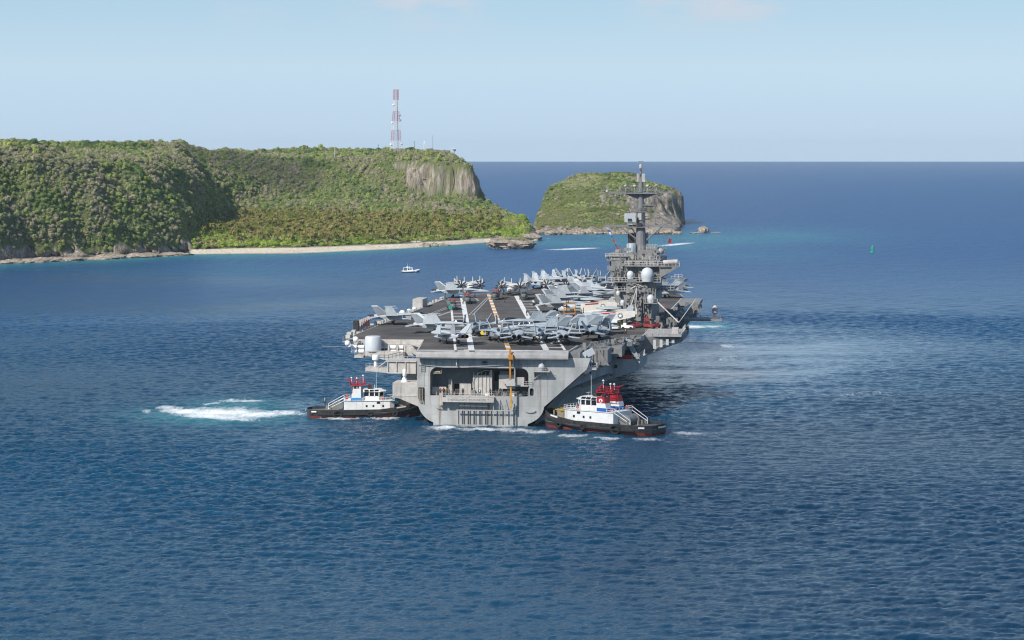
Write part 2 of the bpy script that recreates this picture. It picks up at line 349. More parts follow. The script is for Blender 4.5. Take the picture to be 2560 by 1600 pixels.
    st_ = mth('SUBTRACT', 1.0, mth('MULTIPLY', att('calm'), 0.9))
    bp = n.new('ShaderNodeBump'); bp.inputs['Distance'].default_value = 1.0; l(hgt, bp.inputs['Height']); l(st_, bp.inputs['Strength']); l(bp.outputs[0], b.inputs['Normal'])
    # foam
    fb = n.new('ShaderNodeBsdfDiffuse'); fb.inputs['Color'].default_value = (0.80,0.82,0.83,1)
    fn = mth('ADD', mth('MULTIPLY', noise((0.34,0.12,0.4), 7, 0.78), 0.62), mth('MULTIPLY', noise((1.6,0.55,1), 4, 0.7), 0.38))
    fm = mth('ADD', mth('MULTIPLY', att('foam'), 0.52), fn)
    ff = mrg(fm, 0.80, 1.16)
    l(mth('MULTIPLY', mrg(att('far'), 0, 1, 0.07, 0.34), mth('SUBTRACT', 1.0, mth('MULTIPLY', att('calm'), 0.8))), b.inputs['Roughness'])
    caps = mth('MULTIPLY', mrg(noise((0.35,0.10,0.3), 5, 0.65), 0.735, 0.80), 0.5)
    ff = mth('MAXIMUM', ff, caps)
    ms = n.new('ShaderNodeMixShader'); l(ff, ms.inputs[0]); l(b.outputs[0], ms.inputs[1]); l(fb.outputs[0], ms.inputs[2]); l(ms.outputs[0], out.inputs['Surface'])
    me.materials.append(m)
make_sea()

# ================================================================ land
def sdist(P, poly):
    """signed distance, positive inside"""
    poly = np.array(poly); d2 = np.full(len(P), 1e18); ins = np.zeros(len(P), bool)
    for i in range(len(poly)):
        a = poly[i]; b = poly[(i+1) % len(poly)]; ab = b-a
        t = np.clip(((P-a)@ab)/(ab@ab), 0, 1); q = P-(a+t[:, None]*ab)
        d2 = np.minimum(d2, (q**2).sum(1))
        c = ((a[1] > P[:,1]) != (b[1] > P[:,1])); xx = (b[0]-a[0])*(P[:,1]-a[1])/((b[1]-a[1]) or 1e-9)+a[0]
        ins ^= c & (P[:,0] < xx)
    d = np.sqrt(d2); return np.where(ins, d, -d)
def contour_height(P, cons):
    h = np.full(len(P), -4.0); pd_ = None; sh = None
    ds = [sdist(P, [pd(*q) for q in poly]) for z, poly in cons]
    h = np.where(ds[0] < 0, np.maximum(-6, ds[0]*0.4), h)
    for i in range(len(cons)):
        z = cons[i][0]; inn = ds[i] >= 0
        if i+1 < len(cons):
            t = ds[i]/(ds[i]+np.maximum(-ds[i+1], 0)+1e-6); t = np.clip(t, 0, 1)
            h = np.where(inn, z+(cons[i+1][0]-z)*t, h)
        else: h = np.where(inn, z, h)
    return h, ds
def fnoise(P, sc, oct_=4, seed=0.0):
    return np.array([mnoise.fractal(Vector((p[0]*sc+seed, p[1]*sc, p[2]*sc if len(p) > 2 else seed)), 0.6, 2.0, oct_) for p in P])

MAIN = [
 (0.0, [(-900,1330),(-300,1420),(0,1457),(212,1511),(400,1565),(466,1594),(741,1606),(900,1650),(1005,1686),(1120,1745),(1217,1800),(1300,1830),(1338,1850),(1345,1960),(1325,2080),(1275,2180),(1245,2260),(1235,2350),(1200,2500),(1100,2750),(-900,3000)]),
 (2.8, [(-900,1334),(-300,1425),(0,1462),(212,1517),(400,1572),(466,1605),(600,1630),(741,1638),(900,1676),(1005,1706),(1120,1762),(1217,1812),(1300,1838),(1330,1856),(1335,1960),(1318,2070),(1268,2172),(1240,2250),(1228,2350),(1195,2480),(1095,2740),(-890,2990)]),
 (11.0, [(-890,1340),(-300,1430),(0,1467),(212,1523),(400,1579),(472,1618),(515,1700),(540,1850),(560,2080),(620,2120),(740,2130),(900,2110),(1000,2080),(1100,2040),(1175,2000),(1240,1990),(1290,1960),(1312,1985),(1300,2060),(1258,2160),(1232,2240),(1222,2350),(1190,2470),(1090,2730),(-880,2980)]),
 (28.0, [(-880,1350),(-300,1441),(0,1478),(212,1535),(400,1594),(462,1640),(500,1720),(522,1850),(543,2100),(620,2160),(740,2180),(900,2180),(1000,2172),(1060,2166),(1120,2158),(1170,2150),(1192,2190),(1194,2260),(1182,2350),(1160,2440),(1080,2700),(-870,2960)]),
 (60.0, [(-870,1390),(-300,1480),(0,1518),(212,1575),(380,1640),(425,1700),(462,1850),(500,2130),(610,2220),(740,2235),(900,2225),(990,2200),(1025,2188),(1060,2176),(1110,2166),(1152,2160),(1166,2190),(1168,2260),(1160,2350),(1140,2420),(1070,2680),(-860,2940)]),
 (71.0, [(-860,1430),(-300,1530),(0,1570),(212,1630),(350,1700),(410,1780),(440,1900),(470,2190),(600,2290),(740,2300),(900,2290),(1000,2260),(1050,2240),(1090,2215),(1118,2205),(1130,2225),(1134,2280),(1124,2360),(1060,2650),(-850,2900)]),
]
ISLE = [
 (0.0, [(1322,2020),(1345,1998),(1400,1990),(1500,1984),(1600,1990),(1660,1975),(1695,1985),(1700,2040),(1703,2180),(1712,2260),(1708,2360),(1640,2500),(1420,2480),(1340,2300)]),
 (4.0, [(1330,2035),(1355,2012),(1400,2004),(1500,1998),(1600,2004),(1655,1992),(1684,2000),(1690,2060),(1696,2190),(1708,2262),(1704,2355),(1636,2490),(1424,2470),(1345,2290)]),
 (12.0, [(1345,2110),(1380,2070),(1430,2050),(1500,2050),(1560,2070),(1600,2120),(1650,2190),(1690,2236),(1706,2266),(1702,2350),(1632,2480),(1428,2460),(1350,2280)]),
 (26.0, [(1366,2228),(1392,2188),(1450,2150),(1520,2152),(1580,2176),(1640,2208),(1684,2244),(1700,2272),(1696,2345),(1626,2470),(1430,2452),(1374,2320)]),
 (35.0, [(1380,2245),(1404,2210),(1450,2176),(1520,2176),(1580,2205),(1625,2240),(1650,2280),(1655,2330),(1610,2440),(1440,2440),(1390,2320)]),
 (46.0, [(1436,2296),(1470,2272),(1530,2264),(1568,2284),(1590,2320),(1575,2400),(1465,2400)]),
]
def DROWS(D0, D1, dD):
    return np.concatenate([np.arange(D0, 1730, 1.5), np.arange(1730, D1, dD)]) if D0 < 1700 else np.arange(D0, D1, dD)
def land(name, cons, px0, px1, dpx, D0, D1, dD, rockf, topn, seed):
    pxs = np.arange(px0, px1, dpx); Ds = DROWS(D0, D1, dD)
    PX, DD = np.meshgrid(pxs, Ds); X = (PX-1280)/F*DD; P = np.stack([X.ravel(), DD.ravel()], -1)
    # jitter the contours sideways for natural gullies
    j1 = fnoise(P, 1/55, 3, seed)*10; j2 = fnoise(P, 1/55, 3, seed+9)*10
    near = np.clip((P[:,1]-cons[0][1][0][1])/1, 1, 1)
    h0, ds0 = contour_height(P, cons)
    wgt = np.clip(h0/14, 0, 1)
    Pj = P+np.stack([j1, j2], -1)*wgt[:, None]
    h, ds = contour_height(Pj, cons)
    nn = fnoise(P, 1/30, 4, seed+3); n2 = fnoise(P, 1/160, 2, seed+5)
    if D0 < 1700:
        q_ = PX.ravel(); tops = np.where(P[:,1] < 1960, np.interp(q_, [-300,0,60,120,170,300,420,470], [1,0,1,-1,-2.5,-3.5,-4,-4]), np.interp(q_, [300,430,455,480,530,570,600,700,900,1040,1110,1165], [-1,1.5,3.5,-2,-5.5,-3,-5,-5,-4.5,-5,-7,-10]))
        h = h+np.clip((h-45)/26, 0, 1)*tops
    h = h+np.where(h > 3, nn*1.6+np.clip((h-30)/40, 0, 1)*n2*topn, 0)
    rock = rockf(P, PX.ravel(), h, ds)
    V = np.stack([P[:,0], P[:,1], h], -1)
    # fluted bare rock: push the face in and out
    ii = np.where(rock > 0.3)[0]
    fl = np.array([mnoise.fractal(Vector((V[i,0]/9+seed, V[i,1]/30, V[i,2]/24)), 0.45, 2.2, 5) for i in ii])
    V[ii, 1] += fl*8.0
    V[ii, 0] += fl*2.0
    if D0 < 1700:      # wave-cut notch under the limestone
        nk = (PX.ravel() < 474) & (P[:,1] < 1680)
        V[:,1] += np.where(nk, (4.5+2.5*np.sin(PX.ravel()/17))*np.clip((3.6-h)/1.6, 0, 1)*np.clip((h+1)/1.5, 0, 1), 0)
    nr, nc = PX.shape; idx = np.arange(nr*nc).reshape(nr, nc)
    q = np.stack([idx[:-1,:-1], idx[:-1,1:], idx[1:,1:], idx[1:,:-1]], -1).reshape(-1, 4)
    q = q[(h[q] > -5.5).any(1)]
    me = bpy.data.meshes.new(name); me.from_pydata(V.tolist(), [], q.tolist()); me.update()
    me.polygons.foreach_set('use_smooth', [True]*len(me.polygons))
    a = me.attributes.new('rock', 'FLOAT', 'POINT'); a.data.foreach_set('value', rock.astype(np.float32))
    o = bpy.data.objects.new(name, me); COL.objects.link(o); tag(o, kind='structure')
    return o, V, rock, PX.ravel(), ds
def main_rock(P, px, h, ds):
    r = np.zeros(len(P))
    r = np.where((px > 1018) & (px < 1158) & (h > 29) & (h < 61) & (P[:,1] < 2212), 1, r)
    nn = np.array([mnoise.fractal(Vector((a/16, 0.3*y_/100, z_/14)), 0.6, 2.0, 4) for a, y_, z_ in zip(px, P[:,1], h)]) if (r > 0).any() else 0
    lo = 31+np.interp(px, [1018,1060,1090,1115,1172], [3,-1,-3,-2,6])+5*nn; hi = np.interp(px, [1018,1040,1060,1100,1130,1172], [56,61,60,56,54,52])+6*nn
    r = np.where((r > 0) & ((h < lo) | (h > hi)), 0, r)
    r = np.where((r > 0) & (px > 1112) & (nn+0.35*np.sin((px-1112)/9.5) > 0.02), 0, r)
    r = np.where((r > 0) & (nn > 0.34), 0, r)
    r = np.where((px > 1158) & (px < 1200) & (h > 30) & (h < 55) & (np.sin(h/5) > -0.3), 1, r)
    r = np.where((px > 950) & (px < 1012) & (h > 32) & (h < 58) & (nn > 0.24), 0.8, r)
    top = np.interp(px, [-200, 0, 60, 110, 240, 260, 330, 470], [8, 8, 8, 7, 4.5, 6, 5.5, 6])+1.8*np.sin(px/9)+1.5*np.sin(px/23)
    r = np.where((px < 478) & (h > 0.2) & (h < top) & (P[:,1] < 1660), 1, r)
    r = np.where((px > 1225) & (h > 0.1) & (h < 3.5), 0.9, r)
    r = np.where((px > 1322) & (h > 0.1) & (h < 9), 0.9, r)
    return r
def isle_rock(P, px, h, ds):
    r = np.where((h > 0.1) & (h < 4.6+1.2*np.sin(px/6)), 1.0, 0.0)
    nn = np.array([mnoise.fractal(Vector((a/14, 0.3*y_/100, z_/12)), 0.6, 2.0, 4) for a, y_, z_ in zip(px, P[:,1], h)])
    r = np.where((px > 1575+40*nn) & (h > 5) & (h < 32+7*nn) & (P[:,1] > 2110) & (nn < 0.33), 1, r)
    r = np.where((px > 1480) & (px < 1590) & (h > 22) & (h < 38) & (nn > 0.16), 0.8, r)
    r = np.where((px > 1600) & (h < 9), 1, r)
    return r
def land_material(name, beach=True):
    m = bpy.data.materials.new(name); m.use_nodes = True; t = m.node_tree; n = t.nodes; l = t.links.new
    b = n['Principled BSDF']; b.inputs['Roughness'].default_value = 0.95; b.inputs['Specular IOR Level'].default_value = 0.1
    g = n.new('ShaderNodeNewGeometry')
    def noise(sc, det=5, ro=0.6):
        mp_ = n.new('ShaderNodeMapping'); mp_.inputs['Scale'].default_value = sc; l(g.outputs['Position'], mp_.inputs['Vector'])
        q_ = n.new('ShaderNodeTexNoise'); q_.inputs['Scale'].default_value = 1; q_.inputs['Detail'].default_value = det; q_.inputs['Roughness'].default_value = ro
        l(mp_.outputs[0], q_.inputs['Vector']); return q_.outputs['Fac']
    def ramp(f, els):
        r = n.new('ShaderNodeValToRGB'); l(f, r.inputs[0]); e = r.color_ramp.elements
        e[0].position = els[0][0]; e[0].color = (*els[0][1], 1); e[1].position = els[-1][0]; e[1].color = (*els[-1][1], 1)
        for p, c in els[1:-1]: x = e.new(p); x.color = (*c, 1)
        return r.outputs[0]
    def mixc(f, a, b_):
        k = n.new('ShaderNodeMix'); k.data_type = 'RGBA'; l(f, k.inputs['Factor']); l(a, k.inputs['A']); l(b_, k.inputs['B']); return k.outputs['Result']
    soil = ramp(noise((0.08,0.08,0.08)), [(0.3,(0.07,0.10,0.036)),(0.55,(0.13,0.15,0.06)),(0.75,(0.20,0.18,0.11))])
    rockc = ramp(noise((0.42,0.20,0.075), 10, 0.78), [(0.30,(0.05,0.045,0.035)),(0.42,(0.17,0.145,0.11)),(0.54,(0.33,0.29,0.245)),(0.70,(0.52,0.48,0.42))])
    a = n.new('ShaderNodeAttribute'); a.attribute_name = 'rock'
    sx = n.new('ShaderNodeSeparateXYZ'); l(g.outputs['Position'], sx.inputs[0])
    bz = n.new('ShaderNodeMapRange'); l(sx.outputs['Z'], bz.inputs['Value']); bz.inputs['From Min'].default_value = 3.0; bz.inputs['From Max'].default_value = 2.4
    sand = ramp(noise((0.05,0.05,0.05)), [(0.3,(0.62,0.53,0.41)),(0.7,(0.78,0.70,0.58))])
    c = mixc(bz.outputs[0], soil, sand)
    wet = n.new('ShaderNodeMapRange'); l(sx.outputs['Z'], wet.inputs['Value']); wet.inputs['From Min'].default_value = 0.55; wet.inputs['From Max'].default_value = 0.2; wet.inputs['To Max'].default_value = 0.6
    cw = n.new('ShaderNodeRGB'); cw.outputs[0].default_value = (0.22,0.19,0.13,1); c = mixc(wet.outputs[0], c, cw.outputs[0])
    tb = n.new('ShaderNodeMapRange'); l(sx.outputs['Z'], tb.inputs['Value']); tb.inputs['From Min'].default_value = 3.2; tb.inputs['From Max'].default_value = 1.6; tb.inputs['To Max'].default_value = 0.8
    foot_col = n.new('ShaderNodeRGB'); foot_col.outputs[0].default_value = (0.055,0.048,0.038,1); rockc = mixc(tb.outputs[0], rockc, foot_col.outputs[0])  # rock colour gets darker towards the waterline
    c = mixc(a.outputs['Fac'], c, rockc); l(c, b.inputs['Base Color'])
    bp = n.new('ShaderNodeBump'); bp.inputs['Strength'].default_value = 1.0; bp.inputs['Distance'].default_value = 2.0
    l(noise((0.35,0.25,0.12), 6, 0.7), bp.inputs['Height']); l(bp.outputs[0], b.inputs['Normal'])
    return m
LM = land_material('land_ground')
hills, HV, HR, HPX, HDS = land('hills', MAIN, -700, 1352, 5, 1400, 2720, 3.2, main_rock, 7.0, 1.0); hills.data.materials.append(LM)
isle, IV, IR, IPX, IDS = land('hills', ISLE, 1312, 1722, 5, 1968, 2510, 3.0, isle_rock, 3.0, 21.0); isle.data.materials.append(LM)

# ---------------------------------------------------------------- trees as a mass
def leaf_material(name, pal, pscale, vary=0.35):
    m = bpy.data.materials.new(name); m.use_nodes = True; t = m.node_tree; n = t.nodes; l = t.links.new
    b = n['Principled BSDF']; b.inputs['Roughness'].default_value = 0.8; b.inputs['Specular IOR Level'].default_value = 0.15
    g = n.new('ShaderNodeNewGeometry'); oi = n.new('ShaderNodeObjectInfo')
    mp_ = n.new('ShaderNodeMapping'); mp_.inputs['Scale'].default_value = (pscale,pscale*0.7,pscale*1.3); l(g.outputs['Position'], mp_.inputs['Vector'])
    q = n.new('ShaderNodeTexNoise'); q.inputs['Scale'].default_value = 1; q.inputs['Detail'].default_value = 3; l(mp_.outputs[0], q.inputs['Vector'])
    k = n.new('ShaderNodeMath'); k.operation = 'MULTIPLY_ADD'; l(oi.outputs['Random'], k.inputs[0]); k.inputs[1].default_value = vary; 
    k2 = n.new('ShaderNodeMath'); k2.operation = 'SUBTRACT'; l(q.outputs['Fac'], k2.inputs[0]); k2.inputs[1].default_value = vary/2; l(k2.outputs[0], k.inputs[2])
    r = n.new('ShaderNodeValToRGB'); l(k.outputs[0], r.inputs[0]); e = r.color_ramp.elements
    e[0].position = pal[0][0]; e[0].color = (*pal[0][1], 1); e[1].position = pal[-1][0]; e[1].color = (*pal[-1][1], 1)
    for p, c in pal[1:-1]: x = e.new(p); x.color = (*c, 1)
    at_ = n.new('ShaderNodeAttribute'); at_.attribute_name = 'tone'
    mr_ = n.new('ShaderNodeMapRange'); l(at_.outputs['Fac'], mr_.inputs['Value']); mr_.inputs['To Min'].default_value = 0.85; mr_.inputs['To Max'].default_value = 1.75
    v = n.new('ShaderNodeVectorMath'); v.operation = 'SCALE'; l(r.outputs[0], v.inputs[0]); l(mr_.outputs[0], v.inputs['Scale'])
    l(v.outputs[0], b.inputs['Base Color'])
    tl = n.new('ShaderNodeBsdfTranslucent'); l(v.outputs[0], tl.inputs['Color']); ms = n.new('ShaderNodeMixShader'); ms.inputs[0].default_value = 0.42; l(b.outputs[0], ms.inputs[1]); l(tl.outputs[0], ms.inputs[2]); l(ms.outputs[0], n['Material Output'].inputs['Surface'])
    return m
GREENS = [(0.28,(0.102,0.165,0.061)),(0.38,(0.171,0.238,0.079)),(0.45,(0.329,0.378,0.116)),(0.51,(0.248,0.271,0.128)),(0.57,(0.325,0.303,0.195)),(0.65,(0.378,0.332,0.244)),(0.73,(0.222,0.244,0.128)),(0.80,(0.287,0.348,0.116))]
LOW = [(0.28,(0.127,0.202,0.044)),(0.40,(0.240,0.329,0.057)),(0.48,(0.341,0.418,0.076)),(0.56,(0.228,0.278,0.083)),(0.64,(0.341,0.292,0.145)),(0.74,(0.202,0.265,0.063))]
M['leaf'] = leaf_material('forest_leaves', GREENS, 0.028, 0.26)
M['leaf_low'] = leaf_material('shore_leaves', LOW, 0.030, 0.20)
M['palm'] = leaf_material('palm_fronds', [(0.3,(0.11,0.13,0.03)),(0.5,(0.19,0.185,0.055)),(0.7,(0.24,0.19,0.08))], 0.08, 0.5)
M['trunk'] = mat('palm_trunk', (0.22,0.18,0.13), 0.9, var=0.2, scale=1.0)

def crown_mesh(name, rx, rz, n, leaf, matl, seed, lift=0.5, core=True):
    r_ = random.Random(seed); vs = []; fs = []; tone = []
    lobes = [(Vector((r_.uniform(-.55,.55)*rx, r_.uniform(-.55,.55)*rx, r_.uniform(-0.1,.5)*rz)), r_.uniform(.42,.68), r_.random()) for _ in range(7)]
    for i in range(n):
        c, s_, tn = r_.choice(lobes)
        d = Vector((r_.gauss(0,1), r_.gauss(0,1), r_.gauss(0.25,1))).normalized()
        p = c+Vector((d.x*rx*s_, d.y*rx*s_, d.z*rz*s_))*r_.uniform(0.82,1.08); p.z += rz*lift
        nrm = (d+Vector((r_.gauss(0,.32), r_.gauss(0,.32), r_.gauss(0.2,.32)))).normalized()
        a = nrm.orthogonal().normalized(); b = nrm.cross(a); ang = r_.uniform(0,6.28)
        a, b = a*math.cos(ang)+b*math.sin(ang), b*math.cos(ang)-a*math.sin(ang)
        l1 = leaf*r_.uniform(.6,1.2); l2 = leaf*r_.uniform(.4,.9)
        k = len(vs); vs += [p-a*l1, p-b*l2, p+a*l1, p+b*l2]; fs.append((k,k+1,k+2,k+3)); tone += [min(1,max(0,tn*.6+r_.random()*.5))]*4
    if core:
        k0 = len(vs); bm = bmesh.new(); bmesh.ops.create_icosphere(bm, subdivisions=3, radius=1)
        for v in bm.verts:
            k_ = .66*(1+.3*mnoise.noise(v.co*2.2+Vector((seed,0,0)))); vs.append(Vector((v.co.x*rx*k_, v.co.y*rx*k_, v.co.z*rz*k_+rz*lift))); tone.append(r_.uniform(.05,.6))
        for f in bm.faces: fs.append(tuple(k0+v.index for v in f.verts))
        bm.free()
    me = bpy.data.meshes.new(name); me.from_pydata([tuple(v) for v in vs], [], fs); me.update(); me.materials.append(matl)
    a_ = me.attributes.new('tone', 'FLOAT', 'POINT'); a_.data.foreach_set('value', tone)
    return me
def palm_crown(name, seed, matl, n=15, Lf=3.6):
    r_ = random.Random(seed); vs = []; fs = []; tone = []
    for i in range(n):
        az = i*2.4+r_.uniform(-.2,.2); el = r_.uniform(-0.2, 1.1); droop = r_.uniform(0.9,1.5); prev = None; tn = r_.random()
        for k in range(6):
            t = k/5; rr = Lf*t*math.cos(el*0.6)*(1-0.15*t); z = Lf*(t*math.sin(el)-droop*t*t*0.65)
            w_ = 0.62*math.sin(math.pi*(0.12+0.86*t)); c = Vector((rr*math.cos(az), rr*math.sin(az), z)); sd = Vector((-math.sin(az), math.cos(az), 0))*w_
            kk = len(vs); vs += [c-sd-Vector((0,0,w_*.5)), c, c+sd-Vector((0,0,w_*.5))]; tone += [tn]*3
            if prev is not None: fs += [(prev,prev+1,kk+1,kk),(prev+1,prev+2,kk+2,kk+1)]
            prev = kk
    me = bpy.data.meshes.new(name); me.from_pydata([tuple(v) for v in vs], [], fs); me.update(); me.materials.append(matl)
    a_ = me.attributes.new('tone', 'FLOAT', 'POINT'); a_.data.foreach_set('value', tone)
    return me
def palm_trunk(name, h, seed):
    b = MB(); r_ = random.Random(seed); lx = r_.uniform(-.12,.12); ly = r_.uniform(-.1,.1)
    rings = []
    for k in range(7):
        t = k/6; rr = 0.24*(1-.35*t)+(0.12 if k == 0 else 0)
        rings.append([(lx*h*t*t+rr*math.cos(a_*1.0472), ly*h*t*t+rr*math.sin(a_*1.0472), h*t) for a_ in range(6)])
    b.loft(rings); me = bpy.data.meshes.new(name); me.from_pydata(b.v, [], b.f); me.update(); me.materials.append(M['trunk'])
    return me, (lx*h, ly*h)
def source(colname, meshes):
    c = bpy.data.collections.new(colname)
    for me in meshes:
        o = bpy.data.objects.new(me.name, me); c.objects.link(o)
    return c
def scatter(name, pts, scales, coll, **tags):
    me = bpy.data.meshes.new(name); me.from_pydata([tuple(p) for p in pts], [], []); me.update()
    a_ = me.attributes.new('sc', 'FLOAT', 'POINT'); a_.data.foreach_set('value', list(scales))
    o = bpy.data.objects.new(name, me); COL.objects.link(o); tag(o, **tags)
    ng = bpy.data.node_groups.new(name+'_scatter', 'GeometryNodeTree')
    ng.interface.new_socket('Geometry', in_out='INPUT', socket_type='NodeSocketGeometry'); ng.interface.new_socket('Geometry', in_out='OUTPUT', socket_type='NodeSocketGeometry')
    n = ng.nodes; l = ng.links.new
    gi = n.new('NodeGroupInput'); go = n.new('NodeGroupOutput'); ci = n.new('GeometryNodeCollectionInfo'); ip = n.new('GeometryNodeInstanceOnPoints')
    ci.inputs['Collection'].default_value = coll; ci.inputs['Separate Children'].default_value = True; ci.inputs['Reset Children'].default_value = True
    ip.inputs['Pick Instance'].default_value = True
    rv = n.new('FunctionNodeRandomValue'); rv.data_type = 'FLOAT_VECTOR'; rv.inputs[0].default_value = (-.12,-.12,0); rv.inputs[1].default_value = (.12,.12,6.28)
    na = n.new('GeometryNodeInputNamedAttribute'); na.data_type = 'FLOAT'; na.inputs[0].default_value = 'sc'
    ri = n.new('FunctionNodeRandomValue'); ri.data_type = 'INT'; ri.inputs[4].default_value = 0; ri.inputs[5].default_value = len(coll.objects)-1
    l(gi.outputs[0], ip.inputs['Points']); l(ci.outputs[0], ip.inputs['Instance']); l(rv.outputs[0], ip.inputs['Rotation']); l(na.outputs[0], ip.inputs['Scale']); l(ri.outputs[2], ip.inputs['Instance Index']); l(ip.outputs[0], go.inputs[0])
    md = o.modifiers.new('scatter', 'NODES'); md.node_group = ng
    return o
class HF:     # height lookup on a polar land grid
    def __init__(s, V, px0, dpx, D0, D1, dD):
        s.px0, s.dpx, s.D0, s.dD = px0, dpx, D0, dD; s.rows = DROWS(D0, D1, dD)
    def fit(s, V, rock, nc): s.z = V[:,2].reshape(-1, nc); s.r = rock.reshape(-1, nc); s.y = V[:,1].reshape(-1, nc); return s
    def get(s, px, D):
        a0 = min(max(int(np.searchsorted(s.rows, D))-1, 0), len(s.rows)-2); i = a0+(D-s.rows[a0])/(s.rows[a0+1]-s.rows[a0]); j = (px-s.px0)/s.dpx; a = int(i); b = int(j); fi = i-a; fj = j-b
        a = min(max(a,0), s.z.shape[0]-2); b = min(max(b,0), s.z.shape[1]-2)
        z = s.z; q = (z[a,b]*(1-fj)+z[a,b+1]*fj)*(1-fi)+(z[a+1,b]*(1-fj)+z[a+1,b+1]*fj)*fi
        return q, s.r[a:a+2, b:b+2].max()
hf = HF(HV, -700, 5, 1400, 2720, 3.2).fit(HV, HR, len(np.arange(-700, 1352, 5)))
hfi = HF(IV, 1312, 5, 1968, 2510, 3.0).fit(IV, IR, len(np.arange(1312, 1722, 5)))
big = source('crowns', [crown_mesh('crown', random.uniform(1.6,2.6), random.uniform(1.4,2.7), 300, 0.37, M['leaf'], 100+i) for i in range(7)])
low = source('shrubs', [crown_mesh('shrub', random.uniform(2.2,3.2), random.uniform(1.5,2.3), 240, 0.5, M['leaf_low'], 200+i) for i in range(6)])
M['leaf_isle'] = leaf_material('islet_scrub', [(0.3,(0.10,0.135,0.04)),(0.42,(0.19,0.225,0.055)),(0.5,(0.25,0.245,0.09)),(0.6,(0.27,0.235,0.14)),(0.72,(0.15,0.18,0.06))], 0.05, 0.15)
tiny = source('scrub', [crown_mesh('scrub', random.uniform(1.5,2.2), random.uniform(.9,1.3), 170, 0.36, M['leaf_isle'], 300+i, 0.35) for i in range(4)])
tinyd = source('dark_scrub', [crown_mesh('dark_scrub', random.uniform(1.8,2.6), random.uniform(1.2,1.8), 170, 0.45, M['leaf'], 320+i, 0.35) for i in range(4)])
def palmpack(h, seed):
    tr, (lx, ly) = palm_trunk('palm', h, seed); cr = palm_crown('palm', seed, M['palm'])
    bm = bmesh.new(); bm.from_mesh(tr); k = len(bm.verts)
    bm2 = bmesh.new(); bm2.from_mesh(cr); bmesh.ops.translate(bm2, vec=(lx, ly, h), verts=bm2.verts); bm2.to_mesh(cr); bm2.free()
    bm.from_mesh(cr)
    bm.faces.ensure_lookup_table()
    nf = len(tr.polygons)
    for i, f in enumerate(bm.faces): f.material_index = 1 if i >= nf else 0
    me = bpy.data.meshes.new('palm'); bm.to_mesh(me); bm.free(); me.materials.append(M['trunk']); me.materials.append(M['palm']); return me
palms = source('palms', [palmpack(random.uniform(6,9), 400+i) for i in range(5)])
up, us, lp, ls_, pp, ps = [], [], [], [], [], []
rr = random.Random(5)
px = -560
while True:      # jittered cells over the whole land
    break
def cells(cellx, celly, D0, D1, X0, X1):
    y = D0
    while y < D1:
        x = X0
        while x < X1:
            X = x+rr.uniform(0, cellx); Y = y+rr.uniform(0, celly); yield X, Y, 1280+F*X/Y
            x += cellx
        y += celly
for X, Y, px in cells(2.65, 2.8, 1400, 2520, -560, 30):
    if px < -560 or px > 1348: continue
    z, rk = hf.get(px, Y)
    if z < 3.2 or (rk > 0.5 and rr.random() > .05): continue
    if Y > 2380 and rr.random() < 0.6: continue
    if px < -120 and rr.random() < .5: continue
    flat = (z < 13 and px > 478)
    if flat:
        if px > 1180 and z < 6 and rr.random() < .4: pass
        lp.append((X, Y, z-0.6)); ls_.append(rr.uniform(.7,1.25)*(0.75 if z < 4.2 else 1))
        if Y > 1650 and px < 1250 and rr.random() < 0.10: pp.append((X, Y, z-.3)); ps.append(rr.uniform(.7,1.05))
    else:
        z2, rk2 = hf.get(px, Y+3.0); dz = z2-z
        for q_ in range(int(max(0, dz)/2.0)):      # a steep slope carries more crowns per metre of ground
            t_ = (q_+1)/(int(dz/2.0)+1)
            if rk2 <= .5: up.append((X+rr.uniform(-1.4,1.4), Y+3.0*t_, z+dz*t_-0.9)); us.append(rr.uniform(.5,.95))
        up.append((X, Y, z-0.9)); us.append((rr.uniform(.45,.85) if rr.random() < .82 else rr.uniform(.85,1.6))*(0.85 if z < 16 else 1))
scatter('forest_canopy', up, us, big, kind='stuff'); 
scatter('shore_shrubs', lp, ls_, low, kind='stuff'); scatter('palm_grove', pp, ps, palms, kind='stuff')
ip_, is_, dp_, dsx = [], [], [], []
for X, Y, px in cells(3.2, 3.2, 1980, 2500, 0, 170):
    if px < 1318 or px > 1716: continue
    z, rk = hfi.get(px, Y)
    if z < 3.6 or rk > 0.5: continue
    nv = mnoise.fractal(Vector((X/28, Y/40, z/16)), 0.6, 2, 3)
    if nv+(z-25)/60 > 0.05: dp_.append((X, Y, z-.5)); dsx.append(rr.uniform(.6,1.15))
    else: ip_.append((X, Y, z-.5)); is_.append(rr.uniform(.5,1.0))
scatter('island_scrub', ip_, is_, tiny, kind='stuff'); scatter('island_thicket', dp_, dsx, tinyd, kind='stuff')
print('scatter', len(up), len(lp), len(pp), len(ip_), len(dp_))

# individually visible palms behind the beach
PT = []
for i in range(4):
    h = [7.5, 9.5, 6.2, 8.4][i]; me, off = palm_trunk('trunk', h, 500+i); PT.append((me, off, h, palm_crown('crown', 520+i, M['palm'])))
k = 0
for i in range(46):
    px = 500+i*16+rr.uniform(-7,7) if i < 40 else 1130+ (i-40)*18
    D = np.interp(px, [466,600,741,900,1005,1120,1217], [1612,1640,1650,1688,1716,1772,1822])+rr.uniform(2,26)
    z, rk = hf.get(px, D); X, Y = pd(px, D); me, off, h, cm = PT[i % 4]
    s_ = rr.uniform(.75,1.1)
    root = empty('palm_tree', (X, Y, z-0.1), rr.uniform(0,6.28), label='coconut palm with thin pale trunk standing at the back of the sandy beach', cat='palm tree', group='coconut palms behind the beach')
    root.scale = (s_, s_, s_)
    a = bpy.data.objects.new('trunk', me); b = bpy.data.objects.new('crown', cm)
    for o in (a, b): COL.objects.link(o); o.parent = root
    b.location = (off[0], off[1], h)

